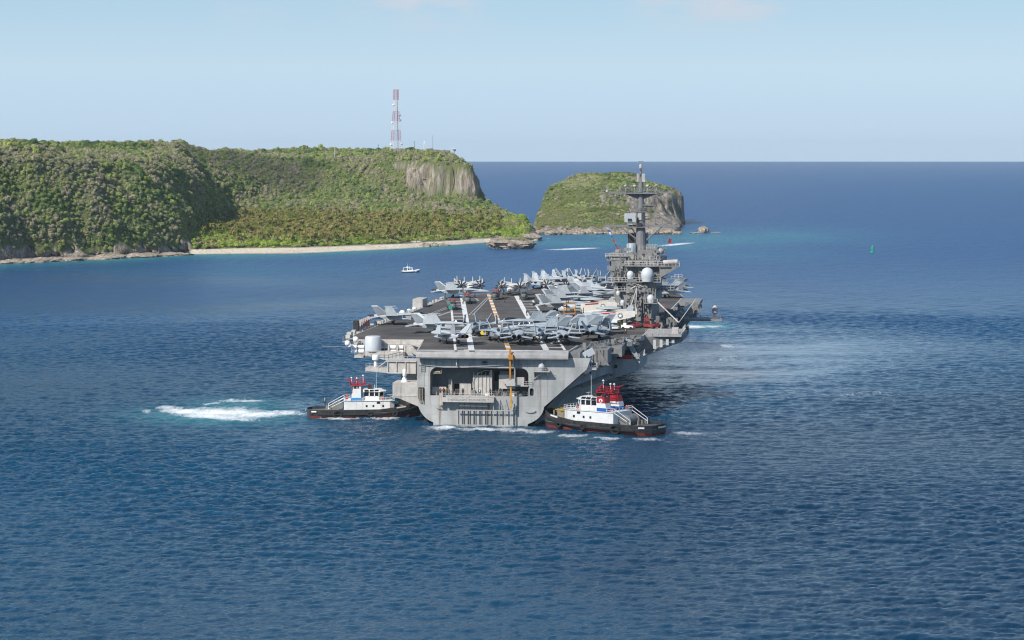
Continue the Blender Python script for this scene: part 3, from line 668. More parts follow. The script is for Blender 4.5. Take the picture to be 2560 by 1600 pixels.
# ---------------------------------------------------------------- free rocks
M['rock'] = mat('limestone', (0.40,0.34,0.27), 0.95, col2=(0.15,0.12,0.095), scale=0.5, bump=0.8)
def rock_mesh(name, sx, sy, sz, seed, under=0.0, seg=48, rings=22):
    b = MB(); RR = []
    for k in range(rings+1):
        t = k/rings; ring = []
        for i in range(seg):
            a = 2*math.pi*i/seg
            if t < .18: pr = 1-under*(1-abs(t-.09)/.09*0.6)
            else: pr = 1.0*(1-max(0,(t-.45)/.55)**2.2)
            n_ = mnoise.fractal(Vector((math.cos(a)*1.6+seed, math.sin(a)*1.6, t*1.8)), 0.5, 2.1, 5)
            r_ = max(pr, 0.02)*(1+0.30*n_); ring.append((sx*r_*math.cos(a), sy*r_*math.sin(a), -0.8+(sz+.8)*(t**.8)*(1+0.12*n_)))
        RR.append(ring)
    b.loft(RR); return b
t = empty('rock_islet', (*pd(1278, 1690), 0), label='flat brown limestone islet with undercut base off the headland', cat='rock islet')
rock_mesh('rock', 16.5, 9, 7.2, 3.1, 0.16).build('rock', M['rock'], t, True)
cr = crown_mesh('scrub', 12.5, 2.2, 1500, 0.55, M['leaf'], 77, 0.3, False)
for v in cr.vertices: v.co.y *= 0.55; v.co.z = v.co.z*0.8+6.3-0.9*((v.co.x/13)**2)
o = bpy.data.objects.new('scrub', cr); COL.objects.link(o); o.parent = t; cr.materials[0] = M['leaf']
t = empty('sea_stack', (*pd(1758, 2015), 0), label='small pale rock standing alone in the sea beside the island', cat='rock')
rock_mesh('rock', 4.6, 4, 5.6, 8.4, 0.05, 28, 14).build('rock', M['rock'], t, True)
for (a_, D_, sx, sz, sd, lb) in ((1735,2003,3.5,1.0,1.2,'low wet rock ledge awash left of the lone sea rock'),(1790,2020,4.5,.7,6.2,'low wet rock ledge awash right of the lone sea rock'),(1352,1988,5.5,3.4,9.9,'dark shore boulder at the left foot of the island'),(1382,1972,7.0,3.6,4.4,'pale leaning boulder on the island shore'),(1330,1842,8,5.4,5.1,'pale boulder at the tip of the headland')):
    o = rock_mesh('rock', sx, sx*.7, sz, sd, 0.05, 24, 12).build('shore_rock', M['rock'], None, True); o.location = (*pd(a_, D_), 0); tag(o, lb, 'rock')
for i, px in enumerate(list(range(1408, 1700, 22))):
    D = 1984+rr.uniform(-4, 6); sx = rr.uniform(4,8)
    o = rock_mesh('rock', sx, sx*.6, rr.uniform(2.2,4.6), 30+i*1.7, 0.06, 22, 10).build('shore_rock', M['rock'], None, True); o.location = (*pd(px, D), -.2)
    tag(o, 'brown limestone boulder in the broken rock line along the island shore', 'rock', 'shore rocks of the island')
for i, px in enumerate(list(range(4, 470, 26))):
    D = np.interp(px, [0,212,400,466], [1458,1511,1566,1594])-rr.uniform(-2, 3); sx = rr.uniform(6,11)
    o = rock_mesh('rock', sx, sx*.5, rr.uniform(1.3,3.2), 60+i*1.3, 0.10, 24, 10).build('shore_rock', M['rock'], None, True); o.location = (*pd(px, D), -.2)
    tag(o, 'grey limestone ledge at the waterline below the wooded cliff', 'rock', 'limestone ledges below the cliff')
for i, px in enumerate((1062,1084,1108,1240,1262,1300,1318)):
    D = np.interp(px, [1005,1120,1217,1300,1338], [1686,1745,1800,1830,1850])+1; sx = rr.uniform(3,5.5)
    o = rock_mesh('rock', sx, sx*.6, rr.uniform(1.5,3.0), 90+i*1.3, 0.06, 20, 9).build('shore_rock', M['rock'], None, True); o.location = (*pd(px, D), -.2)
    tag(o, 'brown rock at the water edge near the right end of the beach', 'rock', 'rocks near the end of the beach')

# ---------------------------------------------------------------- radio tower and poles on the plateau
def radio_tower():
    px, D = 990, 2290; X, Y = pd(px, D); z, _ = hf.get(px, D); z0 = 66.5; top = H+(EYE-224)/F*D
    t = empty('radio_tower', (X, Y, z0), R(22), label='tall red and white lattice radio tower on the clifftop', cat='radio tower')
    Ht = top-z0; n = 16; wb, wt = 4.3, 1.9
    def w(zz): return wb+(wt-wb)*min(1, zz/(Ht*.78))
    secs = [('red',0.0,0.035),('white',0.035,0.20),('red',0.20,0.365),('white',0.365,0.50),('red',0.50,0.66),('white',0.66,0.835),('red',0.835,1.0)]
    for cname, a, b in secs:
        m = MB(); za, zb = a*Ht, b*Ht; k = max(1, round((zb-za)/3.2))
        for i in range(k):
            z1 = za+(zb-za)*i/k; z2 = za+(zb-za)*(i+1)/k
            c1 = [(sx*w(z1), sy*w(z1), z1) for sx, sy in ((-1,-1),(1,-1),(1,1),(-1,1))]; c2 = [(sx*w(z2), sy*w(z2), z2) for sx, sy in ((-1,-1),(1,-1),(1,1),(-1,1))]
            for q in range(4):
                m.tube(c1[q], c2[q], 0.20, 0.20, 5); r_ = (q+1) % 4
                m.tube(c1[q], c2[r_], 0.08, 0.08, 4, False); m.tube(c1[r_], c2[q], 0.08, 0.08, 4, False); m.tube(c2[q], c2[r_], 0.09, 0.09, 4, False)
        m.build('lattice_section', M['tower_red'] if cname == 'red' else M['tower_white'], t)
    m = MB(); m.tube((w(0)*.3,-w(0)*.6,0),(wt*.3,-wt*.6,Ht), .22, .22, 5); m.build('cable_ladder', M['dark'], t)
    m = MB(); m.tube((0,0,Ht),(0,0,Ht+3.5), .1, .06, 5); m.tube((-1.6,0,Ht),(-1.6,0,Ht+2.4), .07, .05, 5); m.tube((1.8,0,Ht),(1.8,0,Ht+1.5), .07, .05, 5); m.build('top_aerial', M['white'], t)
    for zz, sx in ((.76,-1),(.15,1.0),(.48,-1),(.14,-1),(.52,1),(.60,1)):
        m = MB(); xx = sx*(w(zz*Ht)*1.25+.6); m.ball((xx,-1.0,zz*Ht), 1.15, 10, 6); m.build('dish', M['white'], t)
M['tower_red'] = mat('tower_red', (0.44,0.14,0.20), 0.6); M['tower_white'] = mat('tower_white', (0.72,0.70,0.70), 0.6)
radio_tower()
def pole(px, ytop, D, name, label, cat, mt, r=0.22, head=None, zb=60):
    X, Y = pd(px, D); top = H+(EYE-ytop)/F*D; t = empty(name, (X, Y, zb), 0, label=label, cat=cat)
    m = MB(); m.tube((0,0,0),(0,0,top-zb), r, r*.7, 6); m.build('mast', mt, t)
    if head == 'beacon':
        m = MB(); m.cbox((0,0,top-zb-.6), (3.2,2,.5)); m.cbox((.5,0,top-zb-1.6), (2.2,1.6,1.3)); m.build('platform', M['brown'], t)
        m = MB(); m.cbox((-2.2,0,top-zb+.4), (1.4,.8,.4)); m.cbox((0,0,top-zb+.1), (1.8,1,.5)); m.build('lamp_box', M['white'], t)
    elif head == 'cap':
        m = MB(); m.cbox((0,0,top-zb-1.2), (1.0,1.0,2.2)); m.build('head', M['white'], t)
    elif head == 'cross':
        m = MB(); m.cbox((0,0,top-zb-.8), (2.0,.2,.2)); m.build('cross_arm', M['dark'], t)
    return t
pole(1060.5, 353, 2240, 'mast_pole', 'stout white pole with a thicker top on the clifftop', 'pole', M['white'], .45, 'cap')
pole(1036, 353, 2240, 'utility_pole', 'thin dark utility pole between the lattice tower and the white pole', 'pole', M['dark'], .2, 'cross')
pole(1082, 338, 2240, 'mast_pole', 'tall slender grey mast right of the white pole', 'mast', M['island2'], .2)
pole(1085.5, 338, 2245, 'mast_pole', 'slender pale mast just right of the grey one', 'mast', M['tower_white'], .13)
pole(1135.5, 372, 2215, 'beacon_light', 'navigation beacon on a short mast at the cliff edge', 'beacon', M['brown'], .25, 'beacon')
pole(837, 369, 2265, 'utility_pole', 'white pole among the trees left of the lattice tower', 'pole', M['white'], .25)
pole(946, 361, 2290, 'utility_pole', 'short dark pole just left of the lattice tower', 'pole', M['dark'], .2, 'cross')
pole(441, 378, 1950, 'utility_pole', 'small white pole near the edge of the dark hollow', 'pole', M['white'], .25)
# ================================================================ aircraft carrier (x = starboard, y = forward, z = up from the water)
HEAD = R(7.25); OX, OY = -7.5, 597.0; DZ = 18.72
def w2l(p):
    dx, dy = p[0]-OX, p[1]-OY; return (dx*math.cos(HEAD)-dy*math.sin(HEAD), dx*math.sin(HEAD)+dy*math.cos(HEAD))
ship = empty('aircraft_carrier', (OX, OY, 0), -HEAD, label='huge grey aircraft carrier seen from astern, its flight deck crowded with parked aircraft', cat='aircraft carrier')
def P_(b, name, m, parent=None, **k): return b.build(name, m, parent or ship, **k)
# ---- hull
ST = [ # s, starboard r at z(-2,3,7,13,17.6), port r
 (1.2, (11.4,14.7,18.3,25.0,26.0), (12.1,15.2,16.2,16.3,16.3)),
 (18,  (15.5,16.6,19.2,24.0,25.0), (15.0,16.8,17.8,18.0,18.4)),
 (40,  (18.6,19.4,20.5,23.5,27.0), (18.4,19.3,20.4,23.0,28.0)),
 (75,  (20.4,20.4,21.0,24.0,34.0), (20.4,20.4,21.0,25.0,37.0)),
 (150, (20.4,20.4,21.0,24.0,34.0), (20.4,20.4,21.0,25.0,37.0)),
 (220, (18.8,19.2,20.0,23.5,32.0), (18.8,19.2,20.0,24.0,36.0)),
 (262, (13.5,14.5,16.0,20.0,24.0), (13.5,14.5,16.0,20.0,23.0)),
 (298, (6.5,7.5,9.5,13.5,16.0), (6.5,7.5,9.5,13.5,16.0)),
 (318, (0.8,1.6,3.5,8.0,12.5), (0.8,1.6,3.5,8.0,12.5)),
 (328, (0.2,0.3,0.6,4.0,10.0), (0.2,0.3,0.6,4.0,10.0))]
ZS = (-2, 3, 7, 13, 17.6)
b = MB(); rings = []
for s_, sb, pt in ST:
    rings.append([(-pt[k], s_, ZS[k]) for k in (4,3,2,1,0)]+[(sb[k], s_, ZS[k]) for k in range(5)])
b.loft(rings, cap=False, closed=False); P_(b, 'hull', M['hull'])
# ---- transom with the big rounded opening of the fantail
def bez(p, q, r_, n=8): return [((1-t)**2*p[0]+2*t*(1-t)*q[0]+t*t*r_[0], (1-t)**2*p[1]+2*t*(1-t)*q[1]+t*t*r_[1]) for t in [i/n for i in range(n+1)]]
outl = bez((-12.2,0.6),(-15.0,1.6),(-16.0,4.6),8)+[(-16.3,7),(-16.3,17.0),(27.2,17.0),(26.2,14.2),(25.0,13.2)]+bez((15.6,4.8),(15.2,1.8),(11.5,0.5),8)+[(11.5,-2.5),(-12.2,-2.5)]
def rrect(x0,x1,z0,z1,r_,low=0.3):
    o = []
    for cx, cz, a0, rr_ in ((x1-r_,z1-r_,0,r_),(x0+r_,z1-r_,90,r_),(x0+low,z0+low,180,low),(x1-low,z0+low,270,low)):
        for i in range(7): a = R(a0+i*15); o.append((cx+rr_*math.cos(a), cz+rr_*math.sin(a)))
    return o
hole = rrect(-13.0, 11.7, 7.3, 14.3, 1.7)
hole2 = rrect(12.0, 13.0, 7.5, 9.4, 0.45, 0.4)
bm = bmesh.new()
def loop(pts, y=0.0):
    vs = [bm.verts.new((x, y, z)) for x, z in pts]
    for i in range(len(vs)): bm.edges.new((vs[i], vs[(i+1) % len(vs)]))
loop(outl); loop(hole); loop(hole2)
bmesh.ops.triangle_fill(bm, use_beauty=True, edges=bm.edges[:])
me = bpy.data.meshes.new('transom'); bm.to_mesh(me); bm.free(); me.materials.append(M['hull'])
o = bpy.data.objects.new('transom', me); COL.objects.link(o); o.parent = ship
sd = o.modifiers.new('thick', 'SOLIDIFY'); sd.thickness = 0.35; sd.offset = 0; transom = o
b = MB()   # weld seams, chain of pads, hull openings on the transom
for x in (-14.5,): b.tube((x,-.22,5),(x,-.22,16.5), .05, .05, 4)
for x, z in ((-10.2,4.2),(12.1,3.6)):
    for i in range(6): a = R(200+i*28); a2 = R(200+(i+1)*28); 
    b.loft([[(x+1.5*math.cos(R(200+i*14)), -.25-.35*(j), z+0.6+0.9*math.sin(R(200+i*14))*(1 if j == 0 else .9)) for i in range(11)] for j in (0,1)], cap=False, closed=False)
each(b, 'transom_fitting', M['hull'], ship)
# fantail room
b = MB()
b.box(-13.4, 12.2, 0.2, 7.4, 6.9, 7.25)                   # deck
P_(b, 'fantail_deck', M['gallery'])
b = MB(); b.box(-13.6,-13.1,.2,7.4,7.26,15); b.box(11.8,12.3,.2,7.4,9.8,15); b.box(-13.1,11.8,.2,7.4,14.6,15.0); P_(b, 'fantail_wall', M['fantail_grey'])
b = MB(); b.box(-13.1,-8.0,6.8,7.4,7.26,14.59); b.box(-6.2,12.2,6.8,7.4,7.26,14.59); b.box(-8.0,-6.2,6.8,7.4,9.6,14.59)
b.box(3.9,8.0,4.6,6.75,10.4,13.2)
P_(b, 'fantail_bulkhead', M['fantail_grey'])
b = MB(); b.box(-8.0,-6.2,7.45,7.6,7.26,9.6); b.box(2.3,3.7,6.6,6.78,10.5,13.0); b.box(12.02,12.98,.4,.6,7.5,9.4); each(b, 'doorway', M['dark'], ship)
b = MB()   # curved ribbed test-cell shroud
for i in range(13):
    a0 = R(90+i*7.5); a1 = R(90+(i+1)*7.5)
    c = (1.6, 9.6)
    rr_ = 4.3
    b.plate([(c[0]+rr_*math.cos(a0), 2.2, c[1]+rr_*math.sin(a0)*.92),(c[0]+rr_*math.cos(a1), 2.2, c[1]+rr_*math.sin(a1)*.92),(c[0]+rr_*math.cos(a1), 6.75, c[1]+rr_*math.sin(a1)*.92),(c[0]+rr_*math.cos(a0), 6.75, c[1]+rr_*math.sin(a0)*.92)], .12)
b.box(-2.6,1.6,2.4,2.6,7.3,12.2); b.box(1.7,2.2,2.4,6.7,7.3,13.6)
for x in (-2.4,-1.4,-.4,.6,1.5): b.box(x,x+.12,2.2,2.35,7.3,13.0)
b.box(3.9,8.0,2.8,3.0,8.9,12.4); b.box(-12.9,-9.4,2.6,2.8,7.3,9.2); b.box(-8.9,-8.0,3.4,3.8,7.3,11.0); b.box(-6.1,-3.2,3.4,3.6,7.3,10.0)
P_(b, 'ribbed_shroud', M['gallery'])
b = MB()
for i in range(60):   # stowed gear, pipes and boxes on the fantail
    x = random.uniform(-12.3,11); y = random.uniform(1.6,5.8); sz = random.uniform(.3,1.1)
    b.cbox((x,y,7.26+sz*.6), (random.uniform(.3,1.3), random.uniform(.3,.9), sz*1.2), random.uniform(0,1))
for x in (-11,-4.6,4.5,6.3,9.3): b.tube((x,5,7.3),(x,5,9.2),.18,.18,8)
tag(P_(b, 'stowed_gear', M['island']), kind='stuff')
b = MB()
for i in range(14): b.tube((-12.5+i*1.8, random.uniform(1,6.5), 14.3), (-12.5+i*1.8+random.uniform(-.3,.3), random.uniform(1,6.5), 14.3), .1, .1, 5)
b.box(-12.9,11.6,3,3.2,13.9,14.2); b.box(-12.9,11.6,7,7.2,13.9,14.2); b.tube((-6,2,14.2),(-3.5,2,13.2),.07); b.tube((-3.5,2,13.2),(-1,2,14.2),.07)
tag(P_(b, 'ceiling_pipes', M['island']), kind='stuff')
b = MB(); b.box(5.2,8.9,1.0,6.0,10.2,10.45); b.box(8.2,11.6,-.6,5,9.85,10.1); b.box(8.6,10.6,-.5,.2,10.1,12.1); b.box(8.2,8.4,-.3,.2,10.2,14.5)
b.rail([(5.2,1.0,10.45),(8.2,1.0,10.45)], 1.0, 1.2); b.rail([(8.2,-.5,10.1),(12.6,-.5,10.1)], 1.0, 1.2); P_(b, 'catwalk', M['gallery'])
b = MB(); b.rail([(-12.9,.3,7.3),(-11.4,.3,7.3)],1.1,.8); b.rail([(1,.3,7.3),(11.5,.3,7.3)],1.1,1.2); each(b, 'railing', M['island'], ship) if False else P_(b, 'railing', M['island'])
b = MB(); b.box(-12.8,-10.2,.5,1.2,12.7,12.9); b.box(-10.4,-10.2,.5,.7,12.7,14.2); b.tube((-12.5,.8,13.1),(-10.6,.8,13.1),.3); P_(b, 'ceiling_rack', M['tan'])
b = MB()
for x, y, z in ((1.2,1.4,7.55),(7.4,1.4,7.55)): b.box(x-.6,x+.6,y-.3,y+.3,z-.3,z+.35)
each(b, 'white_box', M['white'], ship)
# name board platform and its lettering
b = MB(); b.box(-9.6,3.3,-2.4,-.2,6.95,7.1); b.box(-9.6,3.3,-2.45,-2.3,5.95,7.12); b.plate([(-9.6,-2.3,7.0),(-9.6,-.2,7.0),(-9.6,-.2,4.9),(-9.5,-2.3,6.2)],.15); b.plate([(3.2,-2.3,7.0),(3.2,-.2,7.0),(3.2,-.2,5.6),(3.2,-2.3,6.3)],.15)
b.box(-10.5,-9.6,-1.6,-.2,5.0,8.0)
P_(b, 'name_platform', M['gallery'])
def lettering(txt, size, loc, rot, m, parent, name='lettering', ext=0.02, sx=1.0):
    cu = bpy.data.curves.new(name, 'FONT'); cu.body = txt; cu.size = size; cu.extrude = ext; cu.align_x = 'CENTER'; cu.align_y = 'CENTER'; cu.space_character = 1.12
    to = bpy.data.objects.new(name+'_curve', cu); COL.objects.link(to)
    dg = bpy.context.evaluated_depsgraph_get(); me = bpy.data.meshes.new_from_object(to.evaluated_get(dg)); bpy.data.objects.remove(to)
    me.materials.clear(); me.materials.append(m); me.name = name
    o = bpy.data.objects.new(name, me); COL.objects.link(o); o.parent = parent; o.location = loc; o.rotation_euler = rot; o.scale = (sx,1,1); KIDS.setdefault(parent.name, []).append(o); return o
lettering('THEODORE ROOSEVELT', 0.78, (-3.1,-2.49,6.55), (R(90),0,0), M['fantail_grey'], ship, 'name_lettering', .02, 1.12)
b = MB(); b.rail([(-9.5,-2.3,7.1),(3.2,-2.3,7.1)],1.05,1.4); P_(b, 'platform_railing', M['gallery'])
# boarding fender frame against the stern
b = MB()
for i in range(10):
    x = -5.6+i*1.45
    if i < 6: b.box(x-.11,x+.11,-1.5,-1.2,-.3,5.1)
each(b, 'fender_post', M['dark'], ship)
b = MB()
for i in range(6,10): x = -5.6+i*1.45; b.box(x-.08,x+.08,-1.5,-1.2,-.3,5.3); b.tube((x,-.3,6.6),(x,-1.3,5.3),.07)
for i in range(6): x = -5.6+i*1.45; b.tube((x,-.3,5.9),(x,-1.3,5.1),.09)
for z in (0.2,3.9): b.box(-6.2,8.2,-1.55,-1.3,z-.12,z+.12)
b.box(-6.4,8.4,-1.7,-.2,-.35,.0); b.box(-5.7,1.7,-1.5,-1.35,4.9,5.05); b.box(7.9,8.1,-.6,-.3,0,5.6); b.box(8.5,8.7,-.6,-.3,0,5.0)
for z in range(8): b.box(7.9,8.7,-.55,-.45,z*.65+.2,z*.65+.28)
for i in range(5): b.tube((-4.9+i*2.9,-.2,.2),(-4.9+i*2.9,-1.4,.2),.12)
P_(b, 'boarding_frame', M['hull'])
# orange vertical drop-light pole over the stern
b = MB(); b.box(7.35,7.75,-2.5,-2.2,4.6,9.8); each(b, 'drop_light', M['yellow'], ship)
b = MB(); b.box(7.2,7.6,-2.5,-2.2,11.9,19.3); b.box(7.05,8.2,-3.0,-2.05,16.7,17.9); each(b, 'drop_light', M['orange'], ship)
b = MB(); b.box(6.4,8.6,-2.3,-2.1,10.1,11.9); P_(b, 'light_housing', M['gallery'])
# transom pipes/rails under the round-down, radome bracket, ladder
b = MB()
b.path([(-16,-.5,15.0),(-8,-.5,14.4),(-2.5,-.5,14.7),(3,-.5,14.9),(12,-.5,15.6),(15,-.5,15.8)], .07); b.path([(-13.5,-.5,16.2),(-8,-.5,15.6),(-2.5,-.5,15.2),(4,-.5,15.7),(9,-.5,16.0)], .06)
for i in range(14): x = -13.5+i*1.9; b.box(x-.05,x+.05,-.55,-.3,14.9,16.4)
for x in (-6.2,8.0,15.2): b.box(x-.15,x+.15,-1.2,-.3,14.9,16.9)
for z in range(6): b.box(-15.2,-14.3,-.4,-.3,13.3+z*.5,13.38+z*.5)
b.box(-15.3,-15.2,-.4,-.3,13.2,16.4); b.box(-14.3,-14.2,-.4,-.3,13.2,16.4)
P_(b, 'stern_catwalk', M['hull'])
b = MB(); b.box(0.2,1.3,-.45,-.2,15.2,16.0); P_(b, 'vent', M['dark'])
b = MB(); b.box(13.2,17.2,-2.2,-.2,13.6,13.85); b.plate([(13.3,-.2,11.8),(13.3,-.2,13.6),(13.3,-2.0,13.6)],.15); b.plate([(16.6,-.2,11.9),(16.6,-.2,13.6),(16.6,-2.0,13.6)],.2); b.tube((13.0,-.3,11.6),(15.6,-1.6,13.6),.12); b.rail([(13.2,-2.2,13.85),(17.2,-2.2,13.85)],.9,1,.03)
P_(b, 'radome_bracket', M['gallery'])
def dome(r, loc, parent=None, base=0.7):
    b = MB(); b.lathe(loc, [(.01,0),(r*.82,0),(r*.95,r*base),(r,r*(base+.25)),(r*.93,r*(base+.75)),(r*.7,r*(base+1.15)),(r*.35,r*(base+1.38)),(.01,r*(base+1.45))], 18); return P_(b, 'radome', M['radome'], parent, smooth=True)
dome(0.85, (15.1,-1.2,13.85))
# ---- flight deck
EDGE = [(-4.8,0.0),(-16.2,-1.0),(-17.2,8),(-20.0,31.0),(-38.2,30.0),(-41.2,44),(-41.6,216),(-31,237),(-20,262),(-16,300),(-13,331),(13,331),(15,300),(24,268),(36,240),(37.5,228),(37.5,140),(36.5,128),(36.5,52),(27.5,37),(22.4,17),(21.8,0.0)]
b = MB(); b.prism(EDGE, 17.45, DZ); P_(b, 'flight_deck', M['gallery'])
def inset(poly, d):
    P2 = [Vector(p) for p in poly]; n = len(P2); A = sum(P2[i].x*P2[(i+1)%n].y-P2[(i+1)%n].x*P2[i].y for i in range(n)); sg = 1 if A > 0 else -1; out = []
    for i in range(n):
        a, c, e = P2[i-1], P2[i], P2[(i+1)%n]; n1 = Vector((-(c-a).y, (c-a).x)).normalized()*sg; n2 = Vector((-(e-c).y, (e-c).x)).normalized()*sg
        q = (n1+n2); q = q/max(q.length_squared/2, .4); out.append(tuple(c+q*d))
    return out
b = MB(); b.prism(inset(EDGE, 0.35), DZ-.1, DZ+.012); P_(b, 'deck_surface', M['deck'])
# round-down
prof = [(0.0,DZ),( -0.9,DZ-.1),(-1.7,DZ-.45),(-2.2,DZ-1.0),(-2.35,DZ-1.7),(-2.2,DZ-2.0),(-.1,DZ-2.1),(0.0,DZ-1.4)]
b = MB(); b.loft([[(x, y+(0 if x > -5 else -.0), z) for y, z in prof] for x in (-4.8, 21.8)]); P_(b, 'round_down', M['ramp'])
b = MB(); b.loft([[(-16.2,y-1.0+ (0.9 if y < -1 else 0),z) for y, z in prof], [(-4.8-.01,y,z) for y, z in prof]]); P_(b, 'round_down', M['ramp'])
b = MB(); b.box(-4.5,21.6,-.55,.75,DZ-.04,DZ+.03); each(b, 'threshold_stripe', M['line'], ship)
# markings: everything follows the landing area, 9 degrees to port
LH = R(-9.05); l0 = (w2l(at(1279,871,DZ))[0], 0.8)
def lane(off, s): return (l0[0]+math.sin(LH)*s+math.cos(LH)*off, l0[1]+math.cos(LH)*s-math.sin(LH)*off)
def strip(b, off0, off1, s0, s1, z=DZ+.018): b.add([(*lane(off0,s0),z),(*lane(off1,s0),z),(*lane(off1,s1),z),(*lane(off0,s1),z)], [(0,1,2,3)])
b = MB(); b2 = MB()
k = 0; s_ = 0
while s_ < 236:
    (b2 if k % 2 == 0 else b).__class__; strip(b if k % 2 else b2, -.6, .6, s_, s_+7.2); s_ += 7.2; k += 1
each(b, 'centre_line', M['line'], ship); each(b2, 'centre_line', M['yellow'], ship)
b = MB()
for off in (-9.3, 9.3):
    strip(b, off-.75, off+.75, 0 if off > 0 else -1, 228)
    o2 = off+(4.6 if off > 0 else -4.0); strip(b, o2-.32, o2+.32, -.5, 200)
    s_ = 6
    while s_ < 196: strip(b, min(off,o2)+.2, max(off,o2)-.2, s_, s_+1.4, DZ+.022); s_ += 14.5
P_(b, 'landing_line', M['line'])
b = MB(); 
for s_, e in ((52,.16),(64,.16),(76,.14),(88,.14)): strip(b, -22, 16, s_, s_+e, DZ+.03)
def dl(a, c, wd, z=DZ+.02):
    a = Vector(a); c = Vector(c); d = (c-a).normalized(); n_ = Vector((-d.y, d.x))*wd/2; return [(*(a-n_),z),(*(a+n_),z),(*(c+n_),z),(*(c-n_),z)]
for (p0, p1, wd) in (((1172,788),(1224,738),.35),((1181,788),(1229,738),.35),((1060,790),(1130,763),.35),((1069,790),(1139,763),.35),((1095,790),(1127,779),.9),((1190,746),(1196,752),.6)):
    b.add(dl(w2l(at(*p0,DZ)), w2l(at(*p1,DZ)), wd), [(0,1,2,3)])
P_(b, 'deck_line', M['ramp'])
# ---- port side galleries and sponsons
b = MB(); b.box(-34.6,-24.0,26,36,14.5,15.9); b.box(-37,-34.6,24.5,36,14.3,14.9); b.plate([(-24,25.9,15.9),(-34.6,25.9,14.9),(-24,25.9,12.6)],.3)
b.box(-24.4,-19.5,27.5,34,14.8,17.5); P_(b, 'port_sponson', M['gallery'])
b = MB(); b.lathe((-32.6,27.6,15.9), [(.01,0),(2.15,0),(2.15,3.6),(1.9,3.9),(.01,4.0)], 28); P_(b, 'white_drum', M['radome'], smooth=True)
b = MB(); b.rail([(-36.9,24.6,14.9),(-29,24.6,14.9),(-25,24.6,15.9)],1.3,1.0); b.rail([(-37.4,28,17.5),(-26,28,17.5)],1.1,1.5,.04); P_(b, 'sponson_railing', M['gallery'])
b = MB()
for i in range(6):
    for j in (0,1):
        x = -38.6+i*2.0+ (6.4 if i > 1 else 0); 
        b.tube((x,28.3,16.9-j*1.15),(x+1.5,28.3,16.9-j*1.15),.48,.48,12)
each(b, 'life_raft_canister', M['white'], ship, smooth=True)
b = MB()   # open truss and stanchions beneath the port overhang
pts = [(-28,29,17.4),(-27.5,28.5,16.2),(-25.5,28.2,15.4),(-23,28,15.6),(-21.5,28,16.6),(-22,29,17.4)]
b.path(pts, .25, 8); b.plate([(-22.5,28,16.8),(-17.6,8,17.4),(-17.6,8,16.5),(-22.5,28,15.6)],.35)
for i in range(9): x = -39+i*2.2; b.tube((x,29.6,17.4),(x+.5,29.6,15.2),.13); 
for i in range(5): b.box(-31+i*2.3,-30.6+i*2.3,27.5,28,15.9,17.4)
b.box(-38.8,-20.2,29.6,31,16.7,17.4)
P_(b, 'gallery_truss', M['gallery'])
b = MB(); b.plate([(-27.6,29.4,17.0),(-22.3,29.4,17.0),(-23.2,29.4,15.6),(-25.2,29.4,15.3),(-27,29.4,16)],.1); P_(b, 'gallery_opening', M['brown'])
b = MB(); b.box(-25.5,-18.2,9,16,11.8,14.8); b.box(-31.2,-25.5,9.5,13,12.0,13.2); b.plate([(-31.2,9.4,13.2),(-25.5,9.4,13.2),(-25.5,9.4,11.9),(-31.2,9.4,12.3)],.2)
for x in (-25.4,-23.2,-20.9): b.box(x,x+.2,8.7,9,12.4,14.9)
b.box(-25.8,-18,8.6,16.2,14.8,15.05); b.tube((-28,9.6,13.2),(-25.6,9.6,15),.15); b.box(-22.5,-17.5,12.5,15,8.6,11.8)
P_(b, 'port_sponson', M['gallery'])
b = MB(); b.rail([(-31.1,9.6,13.2),(-27.0,9.6,13.2)],1.1,.9); b.rail([(-25.7,8.8,15.05),(-17.5,8.8,15.05)],1.1,1.2,.04); P_(b, 'sponson_railing', M['gallery'])
b = MB(); b.lathe((-28.9,11,13.2), [(.01,0),(.5,0),(.38,1.2),(.3,1.6),(.9,1.9),(.95,2.9),(.8,3.1),(.01,3.1)], 14); P_(b, 'radar_mount', M['white'], smooth=True)
b = MB(); b.box(-22.8,-16.35,1.5,9,6.9,10.2); b.box(-23,-16.35,1.2,9,6.5,6.8); b.plate([(-21.6,1.4,6.5),(-16.3,1.4,6.5),(-16.1,1.4,4.3)],.3); b.loft([[(-22,1.5,6.5),(-16.3,1.5,6.5),(-16.1,1.5,4.3)],[(-22,9,6.5),(-17,9,6.5),(-17,9,4.3)]])
P_(b, 'port_sponson', M['gallery'])
b = MB(); b.lathe((-20.2,4,10.2), [(.01,0),(.9,0),(.5,1.0),(.3,1.3),(.5,1.6),(.5,2.9),(.35,3.2),(.01,3.3)], 14); b.tube((-20.2,4,11.6),(-20.2,2.4,11.9),.14); each(b, 'gun_mount', M['white'], ship, smooth=True)
b = MB(); b.box(-15.9,-14.6,-.6,.0,6.4,9.3); P_(b, 'stern_opening', M['dark'])
b = MB()
for x in (-15.7,-15.3,-14.9): b.box(x,x+.16,-.75,-.55,5.6,9.0)
each(b, 'mooring_fender', M['tan'], ship)
